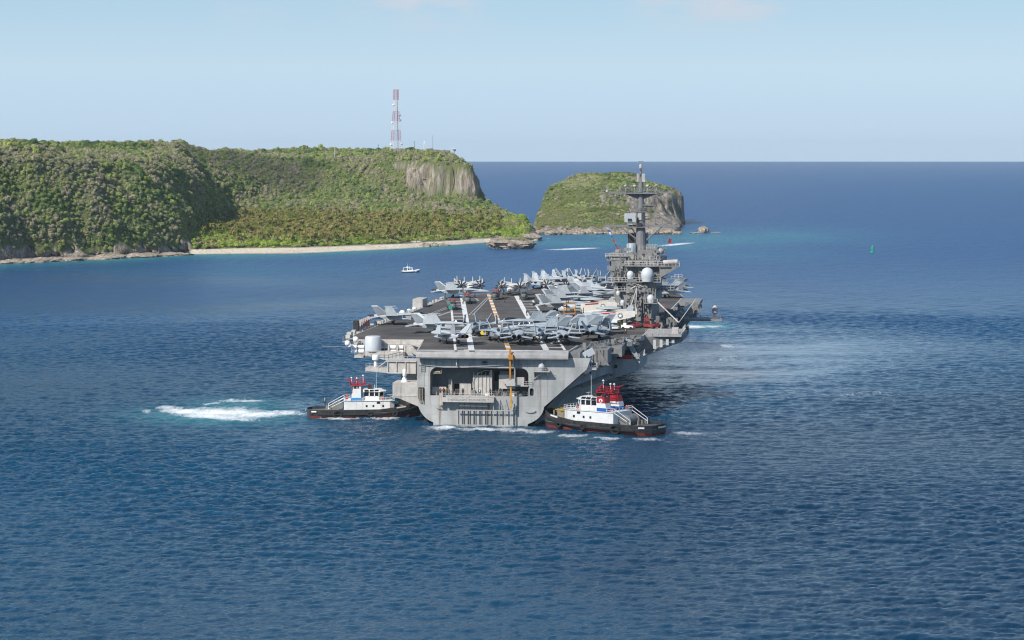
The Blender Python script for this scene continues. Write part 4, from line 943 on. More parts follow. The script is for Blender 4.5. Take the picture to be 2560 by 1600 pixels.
# port edge: domes, boxes, nets along the catwalk
b = MB()
for s_, r_, zz in ((28.5,.78,18.8),(31.5,.6,16.9),(26.5,.75,17.9),(104,1.15,19.0),(109,.9,19.0),(128,1.0,19.0),(140,.8,18.8),(150,.8,18.8)):
    x = -39.8 if s_ > 100 else (-39.2 if s_ < 30 else -39.0); x = {28.5:-37.4,31.5:-39.6,26.5:-39.2}.get(s_, -42.3); b.ball((x,s_,zz), r_, 14, 8)
each(b, 'dome', M['white'], ship, smooth=True)
b = MB(); b.box(-43.2,-41.5,40,214,17.1,17.3); b.rail([(-43.1,40,17.3),(-43.1,214,17.3)],1.3,5,.05)
for i in range(46):
    s_ = 42+i*3.7+random.uniform(-1,1); b.cbox((-42.4+random.uniform(-.3,.3), s_, 17.9+random.uniform(0,.9)), (random.uniform(.6,1.4), random.uniform(.7,2.6), random.uniform(.7,2.2)))
P_(b, 'port_catwalk', M['gallery'])
b = MB(); b.box(-44.5,-41.6,60,78,17.3,19.0); b.box(-44.6,-41.4,160,170,17.0,21.3)
for i in range(7): b.box(-43,-42.6,60+i*2.6,60.3+i*2.6,19,21.6)
P_(b, 'signal_platform', M['gallery'])
b = MB()
for i in range(6): b.cbox((-43.2,61+i*2.8,19.9), (.9,1.3,1.7))
each(b, 'signal_box', M['vest'], ship)
b = MB(); b.box(-44,-42.6,58.8,60,18.9,21.6); P_(b, 'signal_screen', M['dark'])
b = MB(); b.tube((-38.5,27,16.9),(-46.0,26.4,17.1),.045,.03,5); P_(b, 'whip_aerial', M['gallery'])
# ---- starboard quarter
b = MB(); b.box(21.6,28.5,1.0,9,14.0,14.4); b.plate([(22,1.2,14),(27.5,1.2,14),(26,1.2,13)],.3); P_(b, 'starboard_platform', M['gallery'])
b = MB(); b.rail([(21.7,1.1,14.4),(28.4,1.1,14.4),(28.4,9,14.4)],1.4,1.1); P_(b, 'platform_railing', M['gallery'])
b = MB(); b.lathe((25.3,4,14.4), [(.01,0),(1.5,0),(1.2,.7),(.9,2.0),(.01,2.0)], 12); b.cbox((25.4,3.6,17.4), (5.0,2.2,1.5), R(8), 0, R(-28)); b.cbox((26.4,4.4,16.3), (1.4,1.8,1.8), 0, 0, R(-20)); P_(b, 'missile_launcher', M['radome'])
b = MB(); b.box(21.9,24.5,.3,8,16.3,18.4); b.box(22.2,30.5,10,22,14.6,18.2); b.box(27.2,33,24,34,15.4,18.0); b.plate([(28.6,9.6,18),(31,9.6,14.4),(28.6,9.6,14.4)],.3)
for i in range(9): b.box(22.5+i*.85,22.65+i*.85,9.7,10,14.6,18.3)
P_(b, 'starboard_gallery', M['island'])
b = MB()
for i in range(70):
    t = random.random(); x = 22.8+t*12; s_ = 10+t*34+random.uniform(-2,2)
    b.cbox((x+random.uniform(0,3), s_, random.uniform(16.5,19.4)), (random.uniform(.3,1.4), random.uniform(.3,1.5), random.uniform(.3,1.2)), random.random())
for i in range(26):
    t = i/26; x = 24+t*12; s_ = 10+t*36; b.tube((x,s_,17.8),(x+random.uniform(-1,2),s_+random.uniform(-1,1),19.6),.09)
tag(P_(b, 'gallery_gear', M['island']), kind='stuff')
b = MB(); b.loft([[(20,34,6.8),(22,34,6.2),(36.4,36,10.9),(36.8,36,13.8),(20,34,13.8)],[(20,56,6.8),(22,56,6.2),(37,56,10.9),(37.4,56,13.8),(20,56,13.8)]]); 
b.loft([[(18,14,8.6),(19,14,7.6),(28.5,30,10.4),(28.5,30,12.6),(19,14,10.4)],[(18,34,8.6),(19,34,7.0),(30,36,10.2),(30,36,13.0),(19,34,12.4)]])
P_(b, 'starboard_sponson', M['hull'])
b = MB(); b.box(30.2,30.9,33.5,34.4,11.6,12.4); b.box(23.5,25,24,25,10.9,11.4); b.box(29,29.7,33.6,34.4,9.6,9.8); each(b, 'sponson_port', M['dark'], ship)
b = MB()
for (x0,x1) in ((27.6,28.6),): pass
b.plate([(29.2,36,13.8),(33.2,36,19.0),(34.2,36,19.0),(36.8,36,13.8),(35.6,36,13.8),(33.6,36,17.2),(30.6,36,13.8+1.2),(30.6,36,13.8)],.9)
b.plate([(29.2,36.5,14.2),(33.2,36.5,19.2),(33.2,40,19.2),(29.2,40,14.2)],.3)
P_(b, 'boat_davit', M['jet2'])
b = MB(); b.box(30.4,36,36.8,37.4,13.9,17.2); P_(b, 'davit_recess', M['dark'])
b = MB(); b.box(31.5,35,35.6,36.3,13.85,14.9); P_(b, 'rigid_boat', M['vest'])
b = MB(); b.rail([(34.8,34.6,13.8),(36.6,35,13.8),(37,50,13.8)],1.5,1); P_(b, 'sponson_railing', M['gallery'])
# stepped fairing under the deck edge up to the lift
b = MB(); b.loft([[(30,54,11.6),(37,54,13.2),(46.4,60,16.6),(46.6,60,18.1),(30,54,18.1)],[(30,80,11.6),(37,80,13.2),(46.8,80,16.6),(46.8,80,18.1),(30,80,18.1)]]); P_(b, 'lift_sponson', M['island'])
b = MB(); b.box(36.6,46.4,57,78,18.1,18.75); P_(b, 'aircraft_lift', M['ramp'])
b = MB()
for i, (x, h1) in enumerate(((38.9,2.4),(40.6,2.1),(42.2,1.6),(43.7,1.1))): zt = 17.4; s_ = 54.0+(x-37)/9.4*6-.25; b.box(x,x+.75,s_,s_+.2,zt-h1,zt)
each(b, 'lift_window', M['radome'], ship)
b = MB(); b.rail([(36.8,56.6,18.75),(46.3,57,18.75),(46.3,78,18.75)],1.3,1.4); b.box(43.6,45.4,60,63,18.75,20.3); P_(b, 'lift_railing', M['gallery'])
# starboard catwalk, forward lifts and outboard platforms
b = MB(); b.box(37.2,39.2,84,230,16.8,17.1); b.box(36.5,44,128,146,16,18.0); b.box(37.5,45.2,150,172,17.6,18.7); b.box(37.5,44.5,196,218,17.6,18.7); b.box(44,54.5,130,140,17.3,17.8); b.box(44,46,142,150,17,18.5)
b.loft([[(36,100,10),(40,100,13),(41.5,100,17),(36,100,17)],[(36,128,10),(40,128,13),(41.5,128,17),(36,128,17)]])
b.rail([(39.2,84,17.1),(39.2,128,17.1)],1.4,2.5); b.rail([(44,130,17.8),(54,130,17.8)],1.1,2,.04)
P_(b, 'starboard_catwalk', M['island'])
b = MB(); b.lathe((52.2,134,17.8), [(.01,0),(.9,0),(.5,1.0),(.4,1.3),(.85,1.8),(.9,3.0),(.4,3.9),(.01,4.0)], 12); each(b, 'gun_mount', M['gallery'], ship)
b = MB()
for i in range(4): b.tube((40.4+i*.9,126-i*.5,18.4+i*.8),(42.4+i*.9,127,19.6+i*.8),.6,.6,10)
for i in range(3): b.tube((38.5,88+i*3,18.4),(38.5,90.4+i*3,18.4),.5,.5,10)
each(b, 'life_raft_canister', M['radome'], ship, smooth=True)
b = MB()
for i in range(90):
    s_ = random.uniform(84,150); x = random.uniform(37.3,42.5); b.cbox((x,s_,random.uniform(14.5,20.5)), (random.uniform(.4,1.8), random.uniform(.4,2.2), random.uniform(.4,2.0)), random.random()*.4)
for i in range(60): s_ = random.uniform(128,176); b.cbox((random.uniform(41,46.5),s_,random.uniform(17.6,20.2)), (random.uniform(.3,1.3), random.uniform(.4,1.6), random.uniform(.4,1.8)), random.random())
for i in range(24): s_ = random.uniform(84,150); x = random.uniform(37.4,43); b.tube((x,s_,random.uniform(13,17)),(x+random.uniform(-1,1.5),s_,random.uniform(18.5,21.5)),.12)
tag(P_(b, 'catwalk_gear', M['island']), kind='stuff')
# net screen teeth
b = MB()
for i in range(18): b.box(27.5+i*.5,27.75+i*.5,53.8,54,11.2,11.55)
tag(P_(b, 'edge_fringe', M['island']), kind='stuff')

# ================================================================ island superstructure
isl = bpy.data.objects.new('island', None); COL.objects.link(isl); isl.parent = ship; KIDS.setdefault(ship.name, []).append(isl)
def I(b, name, m, **k): return b.build(name, m, isl, **k)
def I_(b, name, m): return tag(b.build(name, m, isl), kind='stuff')
def ir(px): return 23.9+(px-1527)*.1145
def iz(py): return 68-(py-380)*.1150
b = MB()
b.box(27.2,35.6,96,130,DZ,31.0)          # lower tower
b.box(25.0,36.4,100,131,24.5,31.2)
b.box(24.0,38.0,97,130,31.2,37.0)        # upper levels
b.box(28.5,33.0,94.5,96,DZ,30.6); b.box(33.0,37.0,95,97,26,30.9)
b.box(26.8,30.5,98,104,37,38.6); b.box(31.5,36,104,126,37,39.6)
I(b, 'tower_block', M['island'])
b = MB()  # bridge wings stacked on the port side
b.prism([(22.6,100),(24.0,97.5),(29,97.5),(29,126),(24.0,126),(22.6,122)], 34.0, 35.1)
b.prism([(22.4,100),(24.0,97),(28,97),(28,120),(22.4,120)], 36.6, 37.7); b.prism([(22.1,99),(24,96.6),(29,96.6),(29,120),(22.1,120)], 37.9, 38.2)
b.box(22.4,28.5,98,112,37.75,37.9); b.prism([(23.4,100),(25,98),(30,98),(30,126),(23.4,124)], 31.6, 32.4)
b.lathe((25.6,103,38.2), [(.01,0),(1.0,0),(1.1,.9),(.9,1.5),(.01,1.7)], 14)
I(b, 'bridge', M['island'])
b = MB(); b.prism([(23.3,100.2),(24.6,98.6),(28.6,98.6),(28.6,125),(23.3,124)], 35.1, 36.6); b.prism([(24.0,100.4),(25.4,99),(29.0,99),(29.0,125),(24.0,124)], 32.4, 34.0); I(b, 'bridge_window', M['glass'])
b = MB()
for i in range(9): b.box(23.2,23.4,101+i*2.6,101.3+i*2.6,35.1,36.6); b.box(23.85,24.05,101+i*2.6,101.3+i*2.6,32.4,34.0)
for i in range(5): b.box(24.6+i*.95,24.75+i*.95,98.4,98.65,35.1,36.6); b.box(25.4+i*.9,25.55+i*.9,98.8,99.05,32.4,34.0)
I(b, 'window_frame', M['island'])
b = MB()
b.box(23.2,38.5,93.8,97,30.7,30.95); b.box(28,43.8,95,99,35.2,35.5); b.box(32,44.5,96,99,31.6,31.85); b.plate([(38,95.2,35.2),(43.5,95.2,35.2),(38,95.2,31.9)],.2)
b.box(33.6,37.6,92.5,95,24.7,24.95); b.box(38,41.5,97,110,35.4,35.6); b.box(25,30,95,100,28.0,28.3); b.box(37,42,98,118,28.2,28.5)
I(b, 'gallery_deck', M['island'])
b = MB()
for pts in ([(23.3,93.9,30.95),(38.4,93.9,30.95)],[(28,95.1,35.5),(43.7,95.1,35.5)],[(32,96.1,31.85),(44.4,96.1,31.85)],[(33.7,92.6,24.95),(37.5,92.6,24.95),(37.5,95,24.95)],[(22.3,97,37.7),(28,97,37.7)],[(25,95.1,28.3),(30,95.1,28.3)],[(24,97,37.0),(38,97,37.0)],[(31.5,104,39.6),(36,104,39.6)],[(37,98.1,28.5),(42,98.1,28.5)]):
    b.rail(pts, 1.15, 1.0, .06, 2)
I(b, 'railing', M['gallery'])
b = MB()
b.tube((39.0,95.6,36.3),(43.2,95.6,36.6),.75,.75,12); I(b, 'stowed_canister', M['gallery'], smooth=True)
b = MB(); rnd = random.Random(33)
for i in range(190):
    x = rnd.uniform(24.5,38); z = rnd.uniform(25,40) if i % 3 else rnd.uniform(19.5,31)
    if z < 31.2: x = rnd.uniform(28.7,36.8); y = 94.4 if x < 33 else 94.9
    elif z < 37: y = 96.9
    else: y = rnd.uniform(97,104)
    if z < 26 and x > 33: y = 95.9; x = min(x,35.4)
    b.cbox((x,y-rnd.uniform(0,.35),z), (rnd.uniform(.2,1.1), rnd.uniform(.3,.7), rnd.uniform(.2,1.1)))
for i in range(40): x = rnd.uniform(24.5,38); z = rnd.uniform(31.5,36); b.box(x,x+.12,96.55,96.7,z,z+rnd.uniform(.8,3))
for i in range(26): x = rnd.uniform(28.7,36.8); z = rnd.uniform(19,27); b.box(x,x+.14,94.2,94.35,z,z+rnd.uniform(1,4))
for i in range(30): x = rnd.uniform(24.5,37.5); y = rnd.uniform(97,110); b.tube((x,y,37),(x,y,rnd.uniform(38.2,41.5)),.09,.05,5)
for i in range(60):
    y = rnd.uniform(100,128); z = rnd.uniform(25,37); x = 24.8 if z < 31 else 23.9; b.cbox((x-.2,y,z), (.5,rnd.uniform(.5,2),rnd.uniform(.3,1.2)))
I_(b, 'wall_gear', M['island'])
b = MB()
for x, y, z, sx, sz in ((26.9,94.2,33,.9,1.8),(31.2,94.3,26.2,.8,1.9),(29.6,96.8,35.9,1.2,.9),(30.8,96.8,32.3,.8,1.7),(36.8,96.8,35.8,1.4,.9),(25.7,99.8,29.6,.9,1.8),(34.3,95.8,21,1.2,2.1),(38.2,95.0,34.8,1.6,.5),(39.8,95,34.9,1.6,.5)):
    b.box(x,x+sx,y,y+.14,z-sz/2,z+sz/2)
each(b, 'doorway', M['dark'], isl)
for r_, x, y, z in ((1.9, 34.6, 94.2, 30.95), (1.08, 29.7, 94.6, 31.7), (1.1, 35.6, 93.4, 24.95), (.6, 26.2, 94.8, 27.0), (.7, 27.6, 92.8, 24.3)): dome(r_, (x,y,z), isl)
b = MB(); b.box(28.8,30.6,93.8,95.4,30.9,31.7); b.box(26.6,28.2,92,94.5,24.0,24.3); b.tube((27.4,93,18.8),(27.4,93,24.2),.3); I(b, 'radome_pedestal', M['island'])
# mast
b = MB()
mz = lambda y: 68-(y-380)*.1167
MX = w2l(pd(1602, 700)) ; mx, my = MX
b.lathe((mx,my,0), [(1.65,37),(1.55,41),(1.3,46),(1.25,49),(1.05,52),(.8,56),(.62,60),(.3,61.2),(.26,64.6)], 12)
I(b, 'mast', M['island2'])
b = MB()
b.box(mx-10.9,mx+11.3,my-.4,my+.5,46.2,46.75); b.box(mx-3.6,mx+2.2,my-2.2,my+2,46.0,46.3)
b.tube((mx-6,my,46.1),(mx-1.2,my,42.6),.22); b.tube((mx+6,my,46.1),(mx+1.3,my,42.0),.22); b.tube((mx-3,my,46.1),(mx-1,my,43.5),.16)
b.box(mx-9.3,mx-4.5,my-.35,my+.35,55.9,56.5); b.box(mx+4.3,mx+9.6,my-.35,my+.35,56.0,56.5); b.prism([(mx-5,my-1.8),(mx+5,my-1.8),(mx+5,my+1.8),(mx-5,my+1.8)],55.8,56.15); b.plate([(mx-5,my,55.9),(mx+5,my,55.9),(mx+1,my,54.3),(mx-1,my,54.3)],.5)
b.box(mx-4.0,mx+3.8,my-.8,my+.8,52.4,52.7); b.box(mx-1.9,mx+1.9,my-1.3,my+1.3,50.4,50.65); b.box(mx-1.3,mx+1.3,my-.6,my+.6,62.9,63.1); b.box(mx-.7,mx+.7,my-.5,my+.5,65.05,65.3)
b.box(mx+1.3,mx+3.6,my-.3,my+.3,52.0,52.3)
each(b, 'yardarm', M['island2'], isl)
b = MB()
b.rail([(mx-5,my-1.8,56.15),(mx+5,my-1.8,56.15)],1.2,.8,.06); b.rail([(mx-4,my-.8,52.7),(mx+3.8,my-.8,52.7)],1.0,1,.05); b.rail([(mx-1.9,my-1.3,50.65),(mx+1.9,my-1.3,50.65)],1.1,.9,.05); b.rail([(mx-3.4,my-2.1,46.3),(mx+2.2,my-2.1,46.3)],1.0,1,.05)
for dx, z0, z1 in ((-7.9,46.7,50.8),(-10,46.7,48.2),(6.4,46.7,48.8),(8.9,46.7,49.5),(-7.2,56.4,58.2),(-2.9,52.7,54.6),(4.2,46.7,49.2),(9.6,56.4,57.0)): b.tube((mx+dx,my,z0),(mx+dx,my,z1),.12,.08,5)
for dx in (-2,-3.5,-6.5,-8,3,5,7,9): b.tube((mx+dx,my,46.2),(mx+dx*.8,my-1,38.5),.025,.025,4)
b.tube((mx+6.2,my-5,38),(mx+6.2,my-5,44.6),.1,.06,5); b.tube((mx+7.2,my-4,38),(mx+7.2,my-4,41),.14,.1,5); b.box(mx+6.6,mx+7.8,my-4.4,my-3.6,40,40.3)
I_(b, 'rigging', M['island2'])
b = MB()
for dx, z in ((-4.4,58.2),(-1.7,58.2),(2.0,58.2),(4.6,58.3)): b.ball((mx+dx,my-1,z-.1), .55, 10, 6, .75); b.tube((mx+dx,my-1,56.2),(mx+dx,my-1,57.8),.14)
b.box(mx-1.15,mx-.25,my-.7,my-.3,59.3,61.7); b.box(mx+.35,mx+1.3,my-.7,my-.3,59.3,61.7)
b.lathe((mx,my,63.3), [(.01,0),(.45,0),(.5,.5),(.4,1.1),(.01,1.2)], 10)
b.box(mx-.8,mx+.3,my-1.5,my-1.2,48.2,50.2); b.lathe((mx-9.9,my,46.75+9.6), [(.01,0),(.4,0),(.3,.5),(.01,.6)], 8)
each(b, 'mast_antenna', M['hull'], isl)
b = MB(); b.box(mx-4.6,mx-1.2,my-2.2,my-1.9,47.6,50.1); b.cbox((mx-3,my-1.4,48.0),(1.4,1.2,2.2)); b.plate([(mx-4.6,my-2.3,47.6),(mx-4.2,my-2.9,50.2),(mx-1.4,my-2.9,50.2),(mx-1.2,my-2.3,47.6)],.12); I(b, 'search_radar', M['radome'])
b = MB(); b.box(mx-1.1,mx+.3,my-2.3,my-1.4,46.3,47.4); b.box(mx-3.6,mx-2.4,my-2.6,my-2.3,47.9,49.6); I(b, 'radar_drive', M['dark'])
b = MB(); sx0, sx1 = mx-4.0, mx+1.4; b.box(sx0,sx1,my+3,my+11,37,44.2); I(b, 'funnel', M['island2'])
b = MB(); b.box(sx0+.1,sx1-.1,my+2.8,my+2.99,40.2,44.0)
for i in range(8): b.box(sx0,sx1,my+2.7,my+2.79,40.3+i*.48,40.5+i*.48)
I(b, 'funnel_grille', M['dark'])
b = MB(); b.lathe((mx-2.6,my-1,37), [(.01,0),(1.5,0),(1.5,4.0),(1.2,4.4),(.01,4.4)], 18); I(b, 'mast_house', M['jet2'], smooth=True)
b = MB(); c = (mx+3.4,my-2)
b.lathe((c[0],c[1],37), [(.01,0),(.7,0),(.5,2.2),(.01,2.2)], 10)
for i in range(7): b.box(c[0]-1.6,c[0]+1.6,c[1]-.9,c[1]-.8,38.6+i*.42,38.7+i*.42)
for i in range(8): b.box(c[0]-1.6+i*.45,c[0]-1.54+i*.45,c[1]-.9,c[1]-.8,38.5,41.4)
b.ball((c[0]+2.6,c[1]-.5,39.2),1.0,12,6,.9)
I(b, 'lattice_radar', M['hull'])
# white crane frames by the foot of the tower
b = MB()
a0 = w2l(at(1585,778,20)); 
b.tube((28.6,92,19.6),(31.6,93.4,29.0),.17,.14,8); b.tube((31.2,92,21),(31.7,93.4,29.0),.15,.13,8); b.tube((30.4,92,23.5),(31.4,92.6,23.4),.16); b.tube((28.6,92,19.6),(31.2,92,21.2),.22)
b.tube((37.6,93,25.2),(43.8,90,19.6),.22,.18,8); b.tube((43.8,90,19.6),(48.5,95,26.2),.10)
b.tube((33.4,94.3,29.4),(28.5,94.3,31.5),.12); b.tube((29.8,94,28.8),(31.2,94,29.6),.2)
I(b, 'crane_frame', M['gallery'])
# halyards with signal flags
b = MB(); b.tube((mx-10.2,my,46.2),(mx-6.6,my-2,39.4),.03,.03,4); b.tube((mx+9.4,my,46.2),(mx+6.5,my-2,39.4),.03,.03,4); I(b, 'halyard', M['island2'])
for t, m_, sz in ((.12,'blue',.9),(.22,'white',.7),(.36,'blue',.7),(.52,'red',.8),(.60,'red',.6),(.74,'cloth',.6),(.86,'red',1.0),(.93,'red',.9)):
    b = MB(); p = Vector((mx-10.2,my,46.2)).lerp(Vector((mx-6.6,my-2,39.4)), t); b.plate([p,p+Vector((sz*.9,.1,-.25)),p+Vector((sz*.9,.1,-.25-sz)),p+Vector((0.2,0,-sz))],.04); I(b, 'signal_flag', M[m_])
b = MB(); p = Vector((mx+9.0,my,45.0)); p = Vector((mx+8.2,my-.4,42.8)); b.plate([p,p+Vector((.9,.1,-.2)),p+Vector((.6,.1,-1.3)),p+Vector((-.3,0,-1.2))],.04); I(b, 'signal_flag', M['red'])
# ================================================================ aircraft (nose +y, x right wing, z up from the wheels)
def ellring(y, hw, zc, hh, n=14, p=1.0):
    o = []
    for i in range(n):
        a = 2*math.pi*i/n; c, s = math.cos(a), math.sin(a)
        o.append((hw*abs(c)**p*(1 if c >= 0 else -1), y, zc+hh*abs(s)**p*(1 if s >= 0 else -1)))
    return o
def sub(b, name, m, root, smooth=False): return b.build(name, m, root, smooth=smooth)
def make_fighter(folded=True, body='jet'):
    t = empty('fighter_jet'); J = M[body]; D_ = M['dark']
    b = MB()
    b.loft([ellring(y,hw,zc,hh,16,p) for y,hw,zc,hh,p in ((9.6,.05,2.0,.05,1),(8.8,.32,2.02,.32,1),(7.4,.58,2.08,.55,1),(6,.72,2.15,.68,1),(4.2,.82,2.25,.78,.9),(2.4,1.05,2.3,.82,.8),(0.8,1.55,2.25,.8,.6),(-1.5,1.62,2.2,.8,.6),(-4.5,1.5,2.2,.72,.65),(-6.6,1.25,2.2,.62,.8),(-7.6,1.1,2.2,.5,.9))])
    for s in (-1,1):
        b.loft([[(s*.9,2.6,2.35),(s*1.75,2.6,2.35),(s*1.75,2.6,1.35),(s*.9,2.6,1.35)],[(s*.9,-1,2.5),(s*1.85,-1,2.5),(s*1.85,-1,1.3),(s*.9,-1,1.3)],[(s*.6,-5,2.5),(s*1.35,-5,2.5),(s*1.3,-5,1.55),(s*.6,-5,1.55)]])
        b.plate([(s*.7,6.2,2.55),(s*1.35,3.2,2.55),(s*2.0,1.2,2.62),(s*1.5,1.0,2.62),(s*.7,2.5,2.6)],.1)
    sub(b, 'fuselage', J, t, True)
    b = MB(); b.loft([ellring(y,hw,zc,hh,12) for y,hw,zc,hh in ((6.6,.06,2.7,.06),(5.8,.36,2.85,.34),(4.8,.44,3.0,.48),(3.6,.42,3.0,.45),(2.3,.12,2.85,.14))]); sub(b, 'canopy', M['glass'], t, True)
    b = MB(); b.cbox((0,2,1.02),(.5,.3,.5))
    for s in (-1,1):
        b = MB(); b.plate([(s*1.4,1.3,2.62),(s*4.25,-1.0,2.62),(s*4.25,-4.3,2.62),(s*1.4,-4.4,2.62)],.16); sub(b, 'wing', J, t)
        b = MB()
        if folded: b.plate([(s*4.28,-1.05,2.62),(s*4.05,-2.35,4.65),(s*4.05,-4.1,4.65),(s*4.28,-4.3,2.62)],.14); b.box(s*4.05-.08,s*4.05+.08,-4.5,-1.2,4.6,4.76)
        else: b.plate([(s*4.25,-1.0,2.62),(s*6.6,-2.8,2.62),(s*6.6,-4.6,2.62),(s*4.25,-4.3,2.62)],.13)
        sub(b, 'folded_wing_tip' if folded else 'wing_tip', J, t)
        b = MB(); b.plate([(s*1.25,-3.4,2.8),(s*1.35,-6.6,2.7),(s*2.25,-8.0,5.0),(s*2.25,-6.4,5.05)],.13); sub(b, 'tail_fin', J, t)
        b = MB(); b.plate([(s*1.2,-5.6,2.2),(s*3.9,-8.0,1.95),(s*3.9,-9.0,1.9),(s*2.6,-9.1,2.0),(s*1.2,-8.0,2.2)],.11); sub(b, 'tailplane', J, t)
        b = MB(); b.tube((s*.62,-7.4,2.2),(s*.6,-8.9,2.2),.56,.42,14,False); b.tube((s*.62,-7.6,2.2),(s*.62,-7.7,2.2),.5,.5,14); sub(b, 'exhaust_nozzle', D_, t)
        b = MB(); b.tube((s*1.2,-1.6,1.4),(s*1.65,-2.2,.5),.12,.1,6); b.tube((s*1.5,-2.2,.42),(s*1.85,-2.2,.42),.42,.42,12); sub(b, 'main_wheel', D_, t)
        b = MB(); b.loft([ellring(y,r_,1.65,r_,10) for y,r_ in ((2.2,.03),(1.2,.25),(0,.33),(-2.4,.33),(-3.6,.1))]); 
        for i in range(len(b.v)): b.v[i] = (b.v[i][0]+s*2.9, b.v[i][1], b.v[i][2])
        b.box(s*2.9-.06,s*2.9+.06,-2.6,.3,1.9,2.55); sub(b, 'drop_tank', J, t, True)
    b = MB(); b.tube((0,5.0,1.6),(0,4.8,.5),.1,.1,6); b.tube((-.25,4.8,.33),(.25,4.8,.33),.33,.33,12); sub(b, 'nose_wheel', D_, t)
    return t
def star_roundel(parent, at_, r_, axis, name='star_insignia'):
    # disc with a five-point star, facing +x or -x (axis=(1|-1)) 
    b = MB(); n = 20; x, y, z = at_; sx = axis
    b.add([(x,y+r_*math.cos(2*math.pi*i/n),z+r_*math.sin(2*math.pi*i/n)) for i in range(n)], [tuple(range(n))]); b.build(name, M['heli'], parent)
    b = MB(); pts = []
    for i in range(10):
        rr_ = r_*(.95 if i % 2 == 0 else .38); a = math.pi/2+i*math.pi/5; pts.append((x+sx*.02,y+rr_*math.cos(a),z+rr_*math.sin(a)))
    b.add(pts, [tuple(range(10))]); b.build(name, M['white'], parent)
def propeller(b, c, r_=2.05, n=8):
    b.lathe((0,0,0), [(.01,0)], 3) if False else None
    b.loft([[(c[0]+rr_*math.cos(2*math.pi*i/10), c[1]+dy, c[2]+rr_*math.sin(2*math.pi*i/10)) for i in range(10)] for dy, rr_ in ((0,.42),(.35,.38),(.75,.05))])
    for i in range(n):
        a = 2*math.pi*i/n+.2; d = Vector((math.cos(a),0,math.sin(a))); e = Vector((-math.sin(a),0,math.cos(a)))
        p = Vector((c[0],c[1]+.2,c[2])); b.plate([p+d*.35-e*.13,p+d*1.2-e*.24,p+d*r_-e*.2,p+d*r_+e*.2,p+d*1.2+e*.24,p+d*.35+e*.13],.07)
def make_twin(dome_, col='jet'):
    t = empty('early_warning_aircraft' if dome_ else 'transport_aircraft'); J = M[col]; fw = 1.15 if dome_ else 1.35
    b = MB(); zc = 2.35
    b.loft([ellring(y,hw,z_,hh,16,.9) for y,hw,z_,hh in ((7.6,.2,1.95,.25),(7.2,.75,2.05,.75),(6.2,fw*.9,2.25,1.05),(4.8,fw,zc,1.25),(-3,fw,zc,1.25),(-6,fw*.75,2.65,.95),(-8.6,.3,3.1,.35))]); sub(b, 'fuselage', J, t, True)
    b = MB(); b.cbox((0,6.55,2.95),(1.25,.55,.42),0,R(-25)); b.cbox((-.85,6.15,2.9),(.4,.6,.35)); b.cbox((.85,6.15,2.9),(.4,.6,.35)); sub(b, 'cockpit_window', M['glass'], t)
    b = MB(); b.loft([ellring(y,r_,1.95,r_,12) for y,r_ in ((7.55,.62),(7.85,.45),(8.0,.1))]); sub(b, 'nose_cone', M['heli'] if not dome_ else J, t, True)
    b = MB(); b.plate([(-4.0,2.4,3.7),(4.0,2.4,3.7),(4.0,-1.2,3.7),(-4.0,-1.2,3.7)],.38); sub(b, 'wing', J, t)
    for s in (-1,1):
        b = MB(); b.loft([[(x+s*3.25,y_,z_) for x,y_,z_ in ellring(y,hw,z,hh,12)] for y,hw,z,hh in ((5.0,.42,3.05,.5),(4.0,.55,2.95,.65),(0,.5,2.95,.6),(-2.5,.15,3.1,.2))]); sub(b, 'engine_nacelle', J, t, True)
        b = MB(); propeller(b, (s*3.25,5.0,3.05)); sub(b, 'propeller', M['dark'], t)
        b = MB()  # outer wing twisted and folded back along the fuselage
        b.plate([(s*4.4,.9,4.0),(s*4.4,.9,1.6),(s*4.6,-.6,.9),(s*4.9,-10.0,3.1),(s*4.9,-10.0,4.7),(s*4.6,-2.0,4.3)],.28); sub(b, 'folded_wing', M['prop'], t)
        b = MB(); b.plate([(s*4.76,-.4,3.95),(s*4.76,-.4,3.65),(s*4.97,-4.4,4.0),(s*4.97,-4.4,4.3)],.02); sub(b, 'red_stripe', M['red'], t)
        star_roundel(t, (s*4.98,-5.8,3.3), .72, s)
        b = MB(); b.plate([(0,-6.6,3.3),(s*4.0,-6.9,4.1),(s*4.0,-8.7,4.15),(0,-8.8,3.35)],.18); sub(b, 'tailplane', J, t)
        b = MB(); b.plate([(s*4.0,-6.9,2.9),(s*4.0,-8.9,2.9),(s*4.05,-9.0,5.6),(s*4.05,-7.6,5.6)],.14); sub(b, 'tail_fin', J, t)
        b = MB(); b.plate([(s*1.5,-7.0,3.6),(s*1.5,-8.8,3.6),(s*1.5,-8.8,5.3),(s*1.5,-7.6,5.3)],.14); sub(b, 'tail_fin', J, t)
        b = MB(); b.tube((s*3.2,.6,2.4),(s*3.2,.6,.5),.14,.12,6); b.tube((s*3.05,.6,.45),(s*3.45,.6,.45),.45,.45,12); sub(b, 'main_wheel', M['dark'], t)
    b = MB(); b.tube((0,5.6,1.4),(0,5.6,.4),.12,.1,6); b.tube((-.25,5.6,.32),(.25,5.6,.32),.32,.32,12); sub(b, 'nose_wheel', M['dark'], t)
    if dome_:
        b = MB(); b.lathe((0,-2.2,5.1), [(.01,-.02),(2.4,-.34),(3.4,-.22),(3.66,0),(3.4,.22),(2.4,.34),(.01,.42)], 32); sub(b, 'rotodome', J, t, True)
        b = MB(); b.plate([(-.7,-.8,3.4),(-.2,-2.2,4.9),(-.2,-2.8,4.9),(-.7,-2.8,3.4)],.12); b.plate([(.7,-.8,3.4),(.2,-2.2,4.9),(.2,-2.8,4.9),(.7,-2.8,3.4)],.12); sub(b, 'dome_pylon', J, t)
    return t
